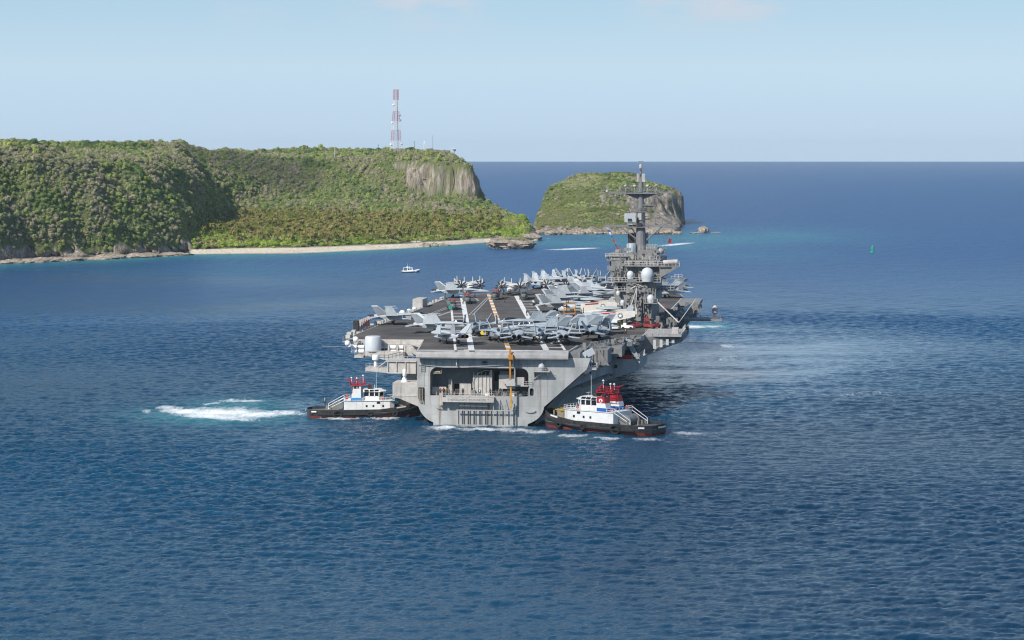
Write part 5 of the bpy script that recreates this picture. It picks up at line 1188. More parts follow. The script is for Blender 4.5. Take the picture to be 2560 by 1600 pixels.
def make_helicopter():
    t = empty('helicopter'); Hh = M['heli']
    b = MB(); b.loft([ellring(y,hw,z,hh,12,.6) for y,hw,z,hh in ((4.6,.35,1.3,.4),(4.0,.85,1.45,.75),(2.8,1.1,1.7,1.05),(-2.0,1.15,1.75,1.1),(-3.4,.8,2.0,.8),(-8.0,.25,2.5,.35))])
    b.loft([ellring(y,hw,z,hh,10,.7) for y,hw,z,hh in ((2.6,.3,2.9,.2),(1.6,.95,3.05,.45),(-1.8,.95,3.05,.45),(-3.2,.3,2.8,.25))]); b.plate([(0,-7.4,2.5),(0,-8.4,2.3),(0,-9.4,4.6),(0,-8.5,4.6)],.22); sub(b, 'fuselage', Hh, t, True)
    b = MB(); b.cbox((0,3.75,2.15),(1.55,.6,.62),0,R(-32)); b.cbox((-.98,2.9,2.1),(.12,.8,.6)); b.cbox((.98,2.9,2.1),(.12,.8,.6)); sub(b, 'windscreen', M['glass'], t)
    b = MB(); b.cbox((0,1.9,3.0),(1.9,.5,.7)); b.cbox((-.7,2.35,2.9),(.6,.12,.5)); b.cbox((.7,2.35,2.9),(.6,.12,.5)); sub(b, 'engine_cover', M['red'], t)
    b = MB(); b.tube((0,0,3.3),(0,0,4.0),.25,.2,8); sub(b, 'rotor_mast', M['dark'], t)
    for dx in (-1.1,-.4,.4,1.1):
        b = MB(); b.plate([(dx*.3,0,3.9),(dx*.3+.3,0,3.9),(dx+.35,-8.0,3.45),(dx,-8.0,3.45)],.08); sub(b, 'rotor_blade', M['dark'], t)
    b = MB(); b.plate([(-1.9,-8.2,3.0),(1.9,-8.2,3.0),(1.7,-9.1,3.0),(-1.7,-9.1,3.0)],.12); sub(b, 'tailplane', Hh, t)
    b = MB()
    for a in (.4,1.97,3.54,5.11): b.plate([(.25,-9.0,4.4),(.25,-9.0+1.5*math.cos(a)-.1,4.4+1.5*math.sin(a)),(.25,-9.0+1.5*math.cos(a)+.15,4.4+1.5*math.sin(a)+.1),(.25,-8.9,4.5)],.05)
    sub(b, 'tail_rotor', M['dark'], t)
    for s in (-1,1):
        b = MB(); b.tube((s*1.0,2.3,1.2),(s*1.35,2.3,.4),.1,.1,6); b.tube((s*1.25,2.3,.34),(s*1.55,2.3,.34),.34,.34,10); sub(b, 'main_wheel', M['dark'], t)
    b = MB(); b.tube((0,-7,2.2),(0,-7.1,.3),.09,.08,6); b.tube((-.15,-7.1,.25),(.15,-7.1,.25),.25,.25,10); sub(b, 'tail_wheel', M['dark'], t)
    return t

DECKZ = DZ+.03
def put(o, pos, heading, label, cat, group, dz=0.0, extra=None):
    X, Y = pos; o.location = (X, Y, DECKZ+dz); o.scale = (1.06,)*3 if cat == 'fighter jet' else (1,1,1); o.rotation_euler = (0, 0, -R(heading)); tag(o, label, cat, group); return o
GF = 'fighter jets parked on the carrier deck'
FJ = [  # photo pixel of the middle of the wheels, heading, body colour, label
 ((1003,811), 84, 0, 'pale fighter jet parked alone on the port deck corner, nose to the right'),
 ((1106,833), 98, 0, 'pale fighter jet behind the leftmost stern jet, nose over the white line'),
 ((1121,858), -28, 0, 'pale fighter jet nearest the stern on the left, twin exhausts towards the viewer'),
 ((1196,836), 190, 1, 'darker fighter jet facing the viewer beside the left white landing line'),
 ((1243,852), 176, 1, 'fighter jet facing the viewer just left of the orange stripe'),
 ((1318,826), 262, 1, 'fighter jet lying across the orange stripe, nose pointing left'),
 ((1297,858), 4, 0, 'fighter jet at the deck end with its exhausts over the orange stripe'),
 ((1350,852), 182, 1, 'fighter jet facing the viewer, squeezed between two with exhausts showing'),
 ((1404,858), -2, 0, 'fighter jet at the deck end over the right white landing line, exhausts to the viewer'),
 ((1436,836), 282, 1, 'fighter jet behind the rightmost stern jet, nose pointing left'),
 ((1489,848), 12, 1, 'rightmost fighter jet at the stern, tall twin fins towards the viewer'),
 ((1352,840), 274, 1, 'fighter jet wedged broadside behind the three stern jets over the right landing line'),
 ((1462,833), 276, 1, 'fighter jet broadside just left of the tall fins of the rightmost stern jet'),
 ((1405,727), 170, 0, 'fighter jet just behind the forward facing radar plane'),
 ((1440,730), 100, 0, 'fighter jet broadside in front of the far pack, nose towards the tower'),
 ((1465,728), 185, 0, 'fighter jet between the broadside far jet and the tower'),
 ((1488,745), 95, 0, 'fighter jet with its nose hidden behind the tower bridge wings'),
 ((1383,836), 268, 1, 'fighter jet in the second row over the right landing line'),
 ((1149,744), 92, 0, 'pale fighter jet in front of the left cargo plane, nose to the right'),
 ((1408,778), 78, 0, 'pale fighter jet nearest in the row beside the tower, tail over open deck'),
 ((1421,764), 80, 0, 'pale fighter jet second in the row running towards the tower'),
 ((1432,753), 84, 0, 'pale fighter jet third in the row running towards the tower'),
 ((1470,752), 70, 0, 'pale fighter jet close beside the foot of the tower, nose under its walkway'),
 ((1480,738), 120, 0, 'pale fighter jet behind the tower-side row, near the flat radar dome'),
 ((1352,722), 150, 0, 'leftmost fighter jet of the far pack with folded wings standing up'),
 ((1372,716), 150, 0, 'second fighter jet from the left in the far pack at the bow'),
 ((1392,712), 155, 0, 'third fighter jet from the left in the far pack at the bow'),
 ((1418,709), 165, 0, 'fighter jet in the middle of the far bow pack, fins against the sea'),
 ((1444,708), 175, 0, 'fighter jet right of the middle of the far bow pack'),
 ((1470,710), 190, 0, 'fighter jet at the right of the far bow pack'),
 ((1496,714), 200, 0, 'rightmost fighter jet of the far bow pack, nearest the tower'),
 ((1512,726), 205, 0, 'fighter jet tucked in against the far side of the tower'),
 ((1652,745), 250, 0, 'fighter jet on the starboard lift beyond the tower, nearer of the two'),
 ((1664,735), 235, 0, 'fighter jet on the starboard lift beyond the tower, farther of the two'),
]
proto = {0: make_fighter(True, 'jet'), 1: make_fighter(True, 'jet2')}; used = set()
for (pp_, hd, kind_, lb) in FJ:
    o = proto[kind_] if kind_ not in used else copy_tree(proto[kind_])
    used.add(kind_); p = at(*pp_, DECKZ)
    put(o, (p.x, p.y), hd, lb, 'fighter jet', GF)
GE = 'radar planes with round domes'
e2 = make_twin(True)
for i, (pp_, hd, lb) in enumerate((((1392,733),182,'radar plane facing the viewer, round flat dome left of the far jet pack'),
                                   ((1502,815),276,'radar plane with starred folded wing, nearest the viewer beside the tower'),
                                   ((1462,790),276,'radar plane behind the nearest one, red striped folded wing'))):
    o = e2 if i == 0 else copy_tree(e2); p = at(*pp_, DECKZ); put(o, (p.x, p.y), hd, lb, 'radar plane', GE)
c2 = make_twin(False, 'prop')
for i, (pp_, hd, lb) in enumerate((((1174,733),176,'white cargo plane with eight-blade propellers, left one at the far end of the landing strip'),
                                   ((1282,737),188,'white cargo plane facing the viewer in the middle of the far landing strip'))):
    o = c2 if i == 0 else copy_tree(c2); p = at(*pp_, DECKZ); put(o, (p.x, p.y), hd, lb, 'cargo plane', 'cargo planes on the landing strip')
h1 = make_helicopter()
for i, (pp_, hd, lb) in enumerate((((1128,774),168,'dark grey helicopter with red covers and green panel left of the white landing line'),
                                   ((1166,758),172,'dark grey helicopter with red covers standing on the white landing line'),
                                   ((1240,748),186,'dark helicopter with red covers at the far end of the orange stripe'),
                                   ((1310,748),180,'plain grey green helicopter facing the viewer on the right landing line'))):
    o = h1 if i == 0 else copy_tree(h1); p = at(*pp_, DECKZ); put(o, (p.x, p.y), hd, lb, 'helicopter', 'helicopters on the flight deck')
    if i == 3:
        for ch in [c for c in bpy.data.objects if c.parent == o and c.name.startswith('engine_cover')]: ch.data = ch.data.copy(); ch.data.materials[0] = M['heli']
first_heli = bpy.data.objects['helicopter']
if True:
        o = first_heli; b = MB(); b.cbox((1.0,4.0,1.0),(.9,.8,.9)); b.cbox((1.1,3.0,2.4),(.35,.8,.7)); b.build('green_panel', M['green'], o)

# ---------------------------------------------------------------- deck vehicles and stands
def tractor(name, col, label, pos, hd, kind='tow tractor', tall=False):
    t = empty(name, label=label, cat=kind, group=None)
    b = MB(); b.loft([[(-.95,-1.6,.35),(.95,-1.6,.35),(.95,-1.6,1.15),(-.95,-1.6,1.15)],[(-.95,.2,.35),(.95,.2,.35),(.95,.2,1.15),(-.95,.2,1.15)],[(-.9,1.7,.35),(.9,1.7,.35),(.9,1.7,.85),(-.9,1.7,.85)]]); b.cbox((0,-.6,1.4),(1.7,.9,.5)); b.build('body', M[col], t, bevel=.06)
    b = MB(); b.cbox((0,.1,1.55),(1.4,.1,.5)); b.cbox((-.45,-.3,1.3),(.4,.4,.5)); b.build('seat', M['dark'], t)
    if tall:
        b = MB(); b.cbox((0,-.8,2.1),(1.6,1.4,1.2)); b.build('equipment_box', M[col], t)
    for sx in (-1,1):
        for sy in (-1.05,1.1):
            b = MB(); b.tube((sx*.75,sy,.38),(sx*1.0,sy,.38),.38,.38,12); b.build('wheel', M['rubber'], t)
    p = at(*pos, DECKZ); t.location = (p.x, p.y, DECKZ); t.rotation_euler = (0,0,-R(hd)); return t
tractor('tow_tractor', 'white', 'small white tow tractor on the open deck left of the orange stand', (1392,794), 190)
tractor('tow_tractor', 'white', 'white tow tractor on the dark deck under the starred wing', (1536,824), 175, tall=True)
tractor('tow_tractor', 'white', 'low white tow tractor between two red vehicles below the tower', (1568,823), 100)
tractor('fire_truck', 'dullred', 'red fire vehicle at the foot of the tower', (1617,819), 182, 'fire truck', True)
tractor('fire_truck', 'dullred', 'low red vehicle in front of the tower, left of the fire vehicle', (1586,820), 250, 'fire truck')
tractor('fire_truck', 'dullred', 'red tow vehicle on the starboard gallery edge behind the davit', (1636,821), 230, 'fire truck')
t = empty('work_stand', label='orange scaffold work stand beside the parked radar planes', cat='work stand'); p = at(1424,806,DECKZ); t.location = p
b = MB()
for x in (-1.6,1.6):
    for y in (-1,1): b.tube((x,y,0),(x,y,5.4),.1,.1,5)
for z in (1.2,2.6,4.0,5.4):
    for y in (-1,1): b.tube((-1.6,y,z),(1.6,y,z),.08,.08,4)
    for x in (-1.6,1.6): b.tube((x,-1,z),(x,1,z),.08,.08,4)
b.build('frame', M['orange'], t); b = MB(); b.box(-1.6,1.6,-1,1,2.6,2.7); b.build('platform', M['tan'], t); b = MB(); b.box(-1.4,1.2,-1,.8,0.1,.9); b.build('equipment_box', M['heli'], t)
rnd = random.Random(9)
for i in range(14):
    px = rnd.choice([1448,1470,1402,1412,1340,1322,1262,1210,1500,1548,1560,1590,1600,1420]); py = rnd.uniform(806,822) if px > 1440 else rnd.uniform(786,800)
    if px < 1400: py = rnd.uniform(838,846)
    t = empty('deck_cart', label='small yellow and grey equipment cart among the parked aircraft', cat='equipment cart', group='equipment carts on the deck'); p = at(px,py,DECKZ); t.location = p; t.rotation_euler = (0,0,rnd.uniform(0,6))
    b = MB(); b.cbox((0,0,.7),(1.1,1.8,.7)); b.cbox((0,.4,1.2),(.8,.6,.4)); b.build('body', M[('vesty','tan','heli')[i % 3]], t)
    for sx in (-.5,.5): b = MB(); b.tube((sx-.1,-.6,.25),(sx+.1,-.6,.25),.25,.25,8); b.tube((sx-.1,.6,.25),(sx+.1,.6,.25),.25,.25,8); each(b, 'wheel', M['rubber'], t)

# ---------------------------------------------------------------- people
def make_person(arm=0.3, stride=.12):
    pts = [(0,0,.95),(0,0,1.2),(0,0,1.42),(0,0,1.52),(0,.02,1.66),(.1,0,.88),(.11,stride*.5,.48),(.11,stride*.2,.06),(.11,stride*.2+.15,.03),(-.1,0,.88),(-.11,-stride*.5,.48),(-.11,-stride,.06),(-.11,-stride+.15,.03),(.2,0,1.4),(.27,.05,1.12),(.25,arm,.92),(-.2,0,1.4),(-.28,0,1.12),(-.26,.08,.86)]
    ed = [(0,1),(1,2),(2,3),(3,4),(0,5),(5,6),(6,7),(7,8),(0,9),(9,10),(10,11),(11,12),(2,13),(13,14),(14,15),(2,16),(16,17),(17,18)]
    rad = [.15,.14,.15,.06,.11,.1,.07,.05,.05,.1,.07,.05,.05,.07,.05,.04,.07,.05,.04]
    me = bpy.data.meshes.new('person'); me.from_pydata(pts, ed, []); me.update()
    o = bpy.data.objects.new('person', me); COL.objects.link(o); sk = o.modifiers.new('skin', 'SKIN'); me.skin_vertices or None
    bpy.context.view_layer.objects.active = o
    lay = me.skin_vertices[0].data if len(me.skin_vertices) else None
    if lay:
        for i, r_ in enumerate(rad): lay[i].radius = (r_, r_)
        lay[0].use_root = True
    dg = bpy.context.evaluated_depsgraph_get(); m2 = bpy.data.meshes.new_from_object(o.evaluated_get(dg)); bpy.data.objects.remove(o)
    return m2
PM = []
for arm, st_ in ((.3,.12),(.05,.3),(.42,.05)):
    me = make_person(arm, st_)
    if len(me.polygons) < 10:   # no skin layer: build the same figure by lofting
        b = MB(); b.loft([[(hw*math.cos(a*math.pi/4), hh*math.sin(a*math.pi/4), z) for a in range(8)] for z,hw,hh in ((.85,.17,.11),(1.1,.16,.11),(1.38,.22,.12),(1.48,.07,.07),(1.55,.09,.1),(1.68,.1,.11),(1.78,.04,.05))])
        for s in (-1,1):
            b.tube((s*.1,0,.9),(s*.11,s*st_*.4,.46),.1,.07,7); b.tube((s*.11,s*st_*.4,.46),(s*.11,s*st_,.05),.07,.05,7); b.tube((s*.22,0,1.38),(s*.28,.04,1.1),.06,.05,6); b.tube((s*.28,.04,1.1),(s*.25,arm if s > 0 else .08,.88),.05,.035,6)
        me = bpy.data.meshes.new('person'); me.from_pydata(b.v, [], b.f); me.update()
    me.materials.clear(); me.materials.append(M['cloth']); PM.append(me)
vb = MB(); vb.loft([[(hw*math.cos(a*math.pi/4), hh*math.sin(a*math.pi/4), z) for a in range(8)] for z,hw,hh in ((.98,.19,.15),(1.2,.2,.155),(1.44,.22,.15))])
hb = MB(); hb.ball((0,.02,1.68), .135, 10, 6)
def person(loc, rz, vest, helmet, label, k=0):
    o = bpy.data.objects.new('person', PM[k % 3]); COL.objects.link(o); o.location = loc; o.rotation_euler = (0,0,rz); tag(o, label, 'person')
    if vest: vb.build('vest', M[vest], o)
    if helmet: hb.build('helmet', M[helmet], o)
    return o
p = at(1317,789,DECKZ); person(p, 1.0, 'brown', 'dark', 'person in a brown jersey walking on the open deck by the right landing line', 1)
def lp(x, y, z):  # ship-local to world
    return Vector((OX+x*math.cos(HEAD)+y*math.sin(HEAD), OY-x*math.sin(HEAD)+y*math.cos(HEAD), z))
for i, (x, y, ve, he, lb) in enumerate(((-10.6,1.3,'vest','vest','person in a bright red life vest at the left of the fantail'),(-10.0,2.2,'vest','dark','person in a red vest standing behind the other red vest on the fantail'),(-9.0,1.4,'vesty','vesty','person in a yellow jersey on the fantail left of the dark doorway'),
     (-7.4,1.0,'brown','dark','person in dark clothes in front of the fantail doorway'),(-6.7,1.4,'vest','dark','person in a dark red vest beside the fantail doorway'),(-6.1,1.1,'cloth','dark','person leaning at the rail right of the fantail doorway'),(-5.0,1.6,'brown','cloth','person with dark cap among the gear in the middle of the fantail'),
     (-.6,.8,'white','white','person with white helmet at the middle of the fantail rail'),(1.9,1.6,'brown','dark','person in brown just right of the ribbed shroud'),(3.4,1.2,'cloth','cloth','person in dark blue near the right side of the fantail'),(4.4,2.0,'brown','dark','person half hidden behind the fantail equipment at right'),(6.4,1.5,'cloth','dark','person in dark clothes left of the orange drop pole'))):
    person(lp(x, y, 7.27), rnd.uniform(2.5,3.8)-HEAD, ve, he, lb, i)
person(lp(10.6,1.2,10.12), 3.0, 'vest', 'vest', 'person in a red vest on the raised catwalk at the right of the fantail', 0)
person(lp(-.2,1.2,10.5) if False else lp(31.5,54.6,DECKZ), 2.2, 'vesty', 'dark', 'person in a yellow jersey near the right edge of the deck', 1)
for i, (px, py, ve, lb) in enumerate(((1432,716,'brown','person in brown standing among the far pack of jets'),(1262,757,'cloth','person in dark clothes beside the far helicopter'),(1378,803,'vesty','person in yellow beside the white tow tractor'))):
    person(at(px,py,DECKZ), i*1.3, ve, 'dark', lb, i)
# ================================================================ tugs (bow +y, x starboard)
def make_tug(label, variant):
    t = empty('tugboat', label=label, cat='tugboat')
    L2 = 15.2
    def ring(z, k, dz=0):
        o = []
        for y, w_ in ((-L2,1.6),(-L2+.35,3.0),(-L2+1.3,4.3),(-L2+4,5.1),(-4,5.3),(4,5.3),(9,4.7),(12,3.6),(14,2.0),(15.0,.35)):
            o.append((w_*k, y*(1 if k > .9 else .985), z+dz*max(0,(y-2)/13)**1.6))
        return o+[(-x, y, z_) for x, y, z_ in reversed(o)]
    b = MB(); b.loft([ring(-1.5,.72), ring(.0,.90), ring(.55,.93,.1)], cap=False); b.build('bottom', M['boot'], t)
    b = MB(); b.loft([ring(.55,.93,.1), ring(1.1,.97,.5), ring(1.8,1.0,1.4), ring(2.45,1.02,2.0), ring(2.45,.97,2.0), ring(1.6,.96,1.3)], cap=False); b.build('hull', M['black'], t)
    b = MB(); b.prism([(x*.985,y) for x,y,_ in ring(1,1)], 1.4, 1.6); b.loft([ring(1.7,.95,1.3),ring(1.6,.95,1.3)]) ; b.build('main_deck', M['heli'], t)
    b = MB()
    for s in (-1,1):
        for y, r_ in ((-7.0,1.05),(1.5,.55),(8.2,.55)):
            b.loft([[(s*(5.35 if y < 5 else 4.95)+s*.35*math.cos(a*math.pi/4), y+(r_+.32*math.sin(a*math.pi/4))*math.cos(i*math.pi/8), 1.1+(r_+.32*math.sin(a*math.pi/4))*math.sin(i*math.pi/8)) for a in range(8)] for i in range(17)], cap=False)
    each(b, 'tyre_fender', M['rubber'], t)
    b = MB()
    for s in (-1,1): b.path([(s*5.35,-12,1.0),(s*5.42,-4,.95),(s*5.42,4,1.05),(s*4.85,9,1.7),(s*3.7,12,2.4),(s*2.05,14,3.0)], .22, 6)
    b.path([(-2.0,14,3.1),(0,15.3,3.4),(2.0,14,3.1)], .55, 8); each(b, 'rub_rail', M['rubber'], t)
    b = MB(); z0 = 1.6
    b.prism([(-3.7,-5.4),(3.7,-5.4),(3.7,6.8),(3.0,8.0),(-3.0,8.0),(-3.7,6.8)], z0, z0+3.3); b.prism([(-3.9,-5.5),(3.9,-5.5),(3.9,7.0),(3.1,8.2),(-3.1,8.2),(-3.9,7.0)], z0+3.3, z0+3.45); b.build('deckhouse', M['tugwhite'], t, bevel=.05)
    zt = z0+3.45
    b = MB(); b.prism([(-2.3,-.2),(2.3,-.2),(2.6,3.9),(1.4,5.2),(-1.4,5.2),(-2.6,3.9)], zt, zt+1.25); b.prism([(-2.5,-.4),(2.5,-.4),(2.95,4.3),(1.6,5.8),(-1.6,5.8),(-2.95,4.3)], zt+2.55, zt+2.75); b.loft([[(-2.5,-.4,zt+2.75),(2.5,-.4,zt+2.75),(2.9,4.2,zt+2.75),(1.5,5.6,zt+2.75),(-1.5,5.6,zt+2.75),(-2.9,4.2,zt+2.75)],[(-1.9,0,zt+3.3),(1.9,0,zt+3.3),(2.1,3.6,zt+3.3),(1.1,4.7,zt+3.3),(-1.1,4.7,zt+3.3),(-2.1,3.6,zt+3.3)]])
    for x, y in ((-2.3,-.2),(2.3,-.2),(-2.4,1.3),(2.4,1.3),(-2.5,2.7),(2.5,2.7),(-2.6,3.9),(2.6,3.9),(-1.4,5.2),(1.4,5.2)): b.box(x-.12,x+.12,y-.12,y+.12,zt+1.25,zt+2.55)
    b.build('wheelhouse', M['tugwhite'], t)
    b = MB(); b.prism([(-2.15,-.05),(2.15,-.05),(2.45,3.85),(1.3,5.05),(-1.3,5.05),(-2.45,3.85)], zt+1.25, zt+2.55); b.build('wheelhouse_window', M['glass'], t)
    for s in (-1,1):
        for y in (.5,1.9,3.2): b = MB(); b.plate([(s*2.83,y-.5,zt+2.8),(s*2.83,y+.6,zt+2.8),(s*2.3,y+.6,zt+3.25),(s*2.3,y-.5,zt+3.25)],.06); b.build('skylight_window', M['glass'], t)
        for y in (.6,2.4,5.0): b = MB(); b.box(s*3.7-.04,s*3.7+.04,y-.25,y+.25,z0+1.5,z0+2.1); b.build('cabin_window', M['glass'], t)
        b = MB(); b.box(s*3.7-.04,s*3.7+.04,3.3,4.2,z0+2.5,z0+3.1); b.build('cabin_window', M['glass'], t)
    fc = {0: ('white','white','skyblue'), 1: ('red','white','blue')}[variant]
    for s in (-1,1):
        x0, x1 = sorted((s*1.7, s*3.5))
        def slab(za, zb, m_): 
            def r_(z): k = (z-zt)/4.4; return [(x0,-3.6+.9*k,z),(x1,-3.6+.9*k,z),(x1,-.9,z),(x0,-.9,z)]
            b = MB(); b.loft([r_(za), r_(zb)]); return b.build('funnel' if m_ != fc[2] else 'funnel_band', M[m_], t)
        slab(zt-.95+1.0, zt+.9, fc[2]); slab(zt+.9, zt+2.1, fc[1]); slab(zt+2.1, zt+3.6, fc[0])
        b = MB(); b.tube((s*2.6,-2.4,zt+3.6),(s*2.6,-2.6,zt+4.5),.35,.3,10); b.tube((s*2.1,-1.6,zt+3.6),(s*2.1,-1.7,zt+4.3),.2,.2,8); each(b, 'exhaust_pipe', M['dark'], t)
        if variant:
            b = MB(); b.tube((s*3.52,-2.0,zt+2.75),(s*3.56,-2.0,zt+2.75),.5,.5,14); b.build('funnel_emblem', M['white'], t)
            b = MB(); b.box(*sorted((s*3.57,s*3.6)),-2.25,-1.75,zt+2.45,zt+2.6); b.box(*sorted((s*3.57,s*3.6)),-2.12,-1.88,zt+2.6,zt+3.0); b.build('funnel_emblem', M['red'], t)
        b = MB(); b.tube((s*2.7,4.7,zt+.55),(s*2.78,4.7,zt+.55),.36,.36,12); b.tube((s*3.0,-4.6,zt+.7),(s*3.1,-4.6,zt+.7),.36,.36,12); each(b, 'lifebuoy', M['vest'], t)
    b = MB()   # red fire monitors on a lattice platform
    zp = zt+4.5
    for x in (-1.2,1.2):
        for y in (-3.2,-.8): b.tube((x,y,zt+2.0),(x,y,zp+.2),.07,.07,5)
    for z in (zp,zp+.7,zp+1.3):
        b.path([(-1.4,-3.8,z),(1.4,-3.8,z),(1.4,.3,z),(-1.4,.3,z),(-1.4,-3.8,z)], .06 if z > zp else .1, 5)
    for i in range(6): b.tube((-1.4,-3.8+i*.82,zp),(-1.4,-3.8+i*.82,zp+1.3),.04,.04,4); b.tube((1.4,-3.8+i*.82,zp),(1.4,-3.8+i*.82,zp+1.3),.04,.04,4)
    b.tube((-1.4,-2.4,zp),(1.4,-2.4,zp),.12,.12,6)
    b.tube((0,1.4,zt+3.3),(0,1.4,zt+5.0),.2,.16,8); b.tube((0,2.4,zt+3.2),(0,.9,zt+4.8),.1,.08,6)
    b.build('monitor_platform', M['red'], t)
    for x, y, el in ((-1.1,-3.7,.35),(1.1,-3.7,.35),(-.9,0,.6),(.9,-1.8,.8)):
        b = MB(); b.tube((x,y,zp+.3),(x,y,zp+1.6),.17,.14,8); b.tube((x,y,zp+1.45),(x,y-1.2*math.cos(el),zp+1.45+1.2*math.sin(el)),.14,.09,8); b.build('fire_monitor', M['red'], t)
    for p in ((-.3,-3.4,zp+2.2),(.3,-2.0,zp+2.1),(0,-.3,zp+2.9)):
        b = MB(); b.ball(p,.26,10,6); b.tube((p[0],p[1],zp+.8),(p[0],p[1],p[2]),.06); b.build('radar_dome', M['white'], t, True)
    b = MB(); b.box(-.8,.8,.9,2.0,zt+3.35,zt+4.3); b.build('spotlight_box', M['dark'], t)
    b = MB(); b.tube((0.4,3.2,zt+3.3),(.4,3.2,zt+8.5),.05,.03,5); b.tube((-1.2,2.8,zt+3.3),(-1.2,2.8,zt+4.4),.06); b.tube((-1.9,2.8,zt+4.3),(-.5,2.8,zt+4.3),.08); each(b, 'aerial', M['white'], t)
    b = MB()
    b.rail([(-3.8,-5.4,zt),(3.8,-5.4,zt),(3.8,-3.8,zt)],1.0,1.1,.05); b.rail([(-3.8,-.4,zt),(-3.8,6.9,zt),(-3.0,8.1,zt),(3.0,8.1,zt),(3.8,6.9,zt),(3.8,-.4,zt)],1.0,1.1,.05); b.rail([(-3.8,-5.4,zt),(-3.8,-3.8,zt)],1.0,1.1,.05)
    for s in (-1,1): b.tube((s*3.6,-5.4,zt),(s*3.4,-9.6,2.6),.08); b.tube((s*3.6,-5.4,zt+1),(s*3.4,-9.6,3.4),.07); b.box(s*3.4-.05,s*3.4+.05,-9.7,-9.55,1.9,3.4)
    b.build('railing', M['white'], t)
    b = MB(); b.tube((-1.6,-7.2,3.0),(1.6,-7.2,3.0),1.15,1.15,16); b.tube((-1.8,-7.2,3.0),(-1.6,-7.2,3.0),1.5,1.5,16); b.tube((1.6,-7.2,3.0),(1.8,-7.2,3.0),1.5,1.5,16); b.box(-1.9,1.9,-8,-6.4,1.95,2.4); b.build('towing_winch', M['island'], t)
    b = MB(); b.tube((-1.2,10,3.7),(1.2,10,3.7),.9,.9,14); b.box(-1.6,-1.3,9,11,2.6,4.7); b.box(1.3,1.6,9,11,2.6,4.7); b.box(-1.8,1.8,8.8,11,2.1,2.9); b.build('bow_winch', M['tan'], t)
    b = MB()
    for x, y in ((-.8,-10),(.8,-10),(-.5,12.6),(.5,12.6),(-3.6,-9),(3.6,-9)): b.tube((x,y,1.9),(x,y,3.1+(1 if y > 0 else 0)),.24,.24,8)
    each(b, 'bollard', M['tan'], t)
    b = MB(); rr_ = random.Random(4)
    for i in range(5):
        c = (rr_.uniform(-1.8,1.8), rr_.uniform(9.5,12.5), 4.2+rr_.uniform(0,.5)); b.path([(c[0]+.7*math.cos(a), c[1]+.7*math.sin(a), c[2]+.12*math.sin(3*a)) for a in [k*.63 for k in range(11)]], .09, 5)
    b.path([(0.5,10,4.6),(1.4,12,4.2),(.8,14,4.4)], .1, 5); b.build('mooring_line', M['vesty'], t)
    b = MB()
    for s in (-1,1): b.box(s*4.0-.03,s*4.0+.03,9.3,11.6,2.85,3.3) if False else b.plate([(s*4.92,8.6,2.75),(s*4.0,11.1,3.05),(s*4.0,11.1,3.45),(s*4.92,8.6,3.15)],.06); b.plate([(s*4.5,-14.0,1.7),(s*4.95,-12.7,1.7),(s*4.95,-12.7,2.1),(s*4.5,-14.0,2.1)],.06)
    each(b, 'name_board', M['white'], t)
    b = MB(); b.plate([(-1.4,-15.65,1.7),(1.4,-15.65,1.7),(1.4,-15.65,2.1),(-1.4,-15.65,2.1)],.05); b.build('name_board', M['white'], t)
    return t
def place_tug(t, stern_px, bow_px, z=0):
    a = at(*stern_px, 0); c = at(*bow_px, 0); d = c-a; m_ = (a+c)/2; t.location = (m_.x, m_.y, z); t.rotation_euler = (0,0,math.atan2(-d.x, d.y)); s_ = d.length/30.2; t.scale = (s_*.98, s_, s_*.86); print('tug', d.length)
tg = make_tug('white and black tugboat with pale blue funnel band pushing at the port quarter', 0); place_tug(tg, (769,1040), (1052,1038))
tg = make_tug('white and black tugboat with red and blue funnel at the starboard quarter', 1); place_tug(tg, (1650,1086), (1366,1062))
tg = make_tug('dark stern of a tugboat mostly hidden beyond the starboard side, churning turquoise water', 1); a = at(1722,833,0); tg.location = (a.x-15, a.y+3, 0); tg.rotation_euler = (0,0,R(86))
person(Vector((0,0,0)), 0, 'vesty', 'white', 'person in a yellow vest on the aft deck of the left tug', 1).location = at(812,1012,2.1)+Vector((0,0,0))
# ---------------------------------------------------------------- small patrol boat
t = empty('patrol_boat', label='small white patrol boat with a dark inflatable collar, alone in mid water', cat='patrol boat'); p = at(1026,681,0); t.location = p; t.rotation_euler = (0,0,R(-82)); t.scale = (1.08,1.08,1.08)
b = MB(); b.loft([[(w_*k,y,z+max(0,y-1)*.12) for w_,y in ((1.2,-4.4),(1.4,-2),(1.4,1.5),(.9,3.6),(.05,4.7))]+[(-w_*k,y,z+max(0,y-1)*.12) for w_,y in ((.05,4.7),(.9,3.6),(1.4,1.5),(1.4,-2),(1.2,-4.4))] for z,k in ((-.3,.7),(.25,.95))]); b.build('hull', M['dark'], t)
b = MB(); b.path([(-1.35,-4.3,.6),(-1.5,-1.5,.6),(-1.45,1.5,.75),(-.9,3.6,1.1),(0,4.7,1.35),(.9,3.6,1.1),(1.45,1.5,.75),(1.5,-1.5,.6),(1.35,-4.3,.6)], .34, 8); b.box(-1.3,1.3,-4,3,.2,.55); b.build('collar', M['white'], t)
b = MB(); b.loft([[(-.95,-1.9,.5),(.95,-1.9,.5),(.95,1.6,.5),(-.95,1.6,.5)],[(-.9,-1.7,2.4),(.9,-1.7,2.4),(.85,.9,2.4),(-.85,.9,2.4)]]); b.box(-1.0,1.0,-3.8,1.1,2.4,2.55); b.tube((-.9,-3.7,.6),(-.9,-3.7,2.4),.06); b.tube((.9,-3.7,.6),(.9,-3.7,2.4),.06); b.build('cabin', M['white'], t)
b = MB(); b.box(-.98,.98,-1.4,-.6,1.3,2.1); b.box(-.96,.96,-.2,.5,1.4,2.1); b.cbox((0,1.28,1.8),(1.5,.08,.7),0,R(-20)); each(b, 'cabin_window', M['glass'], t)
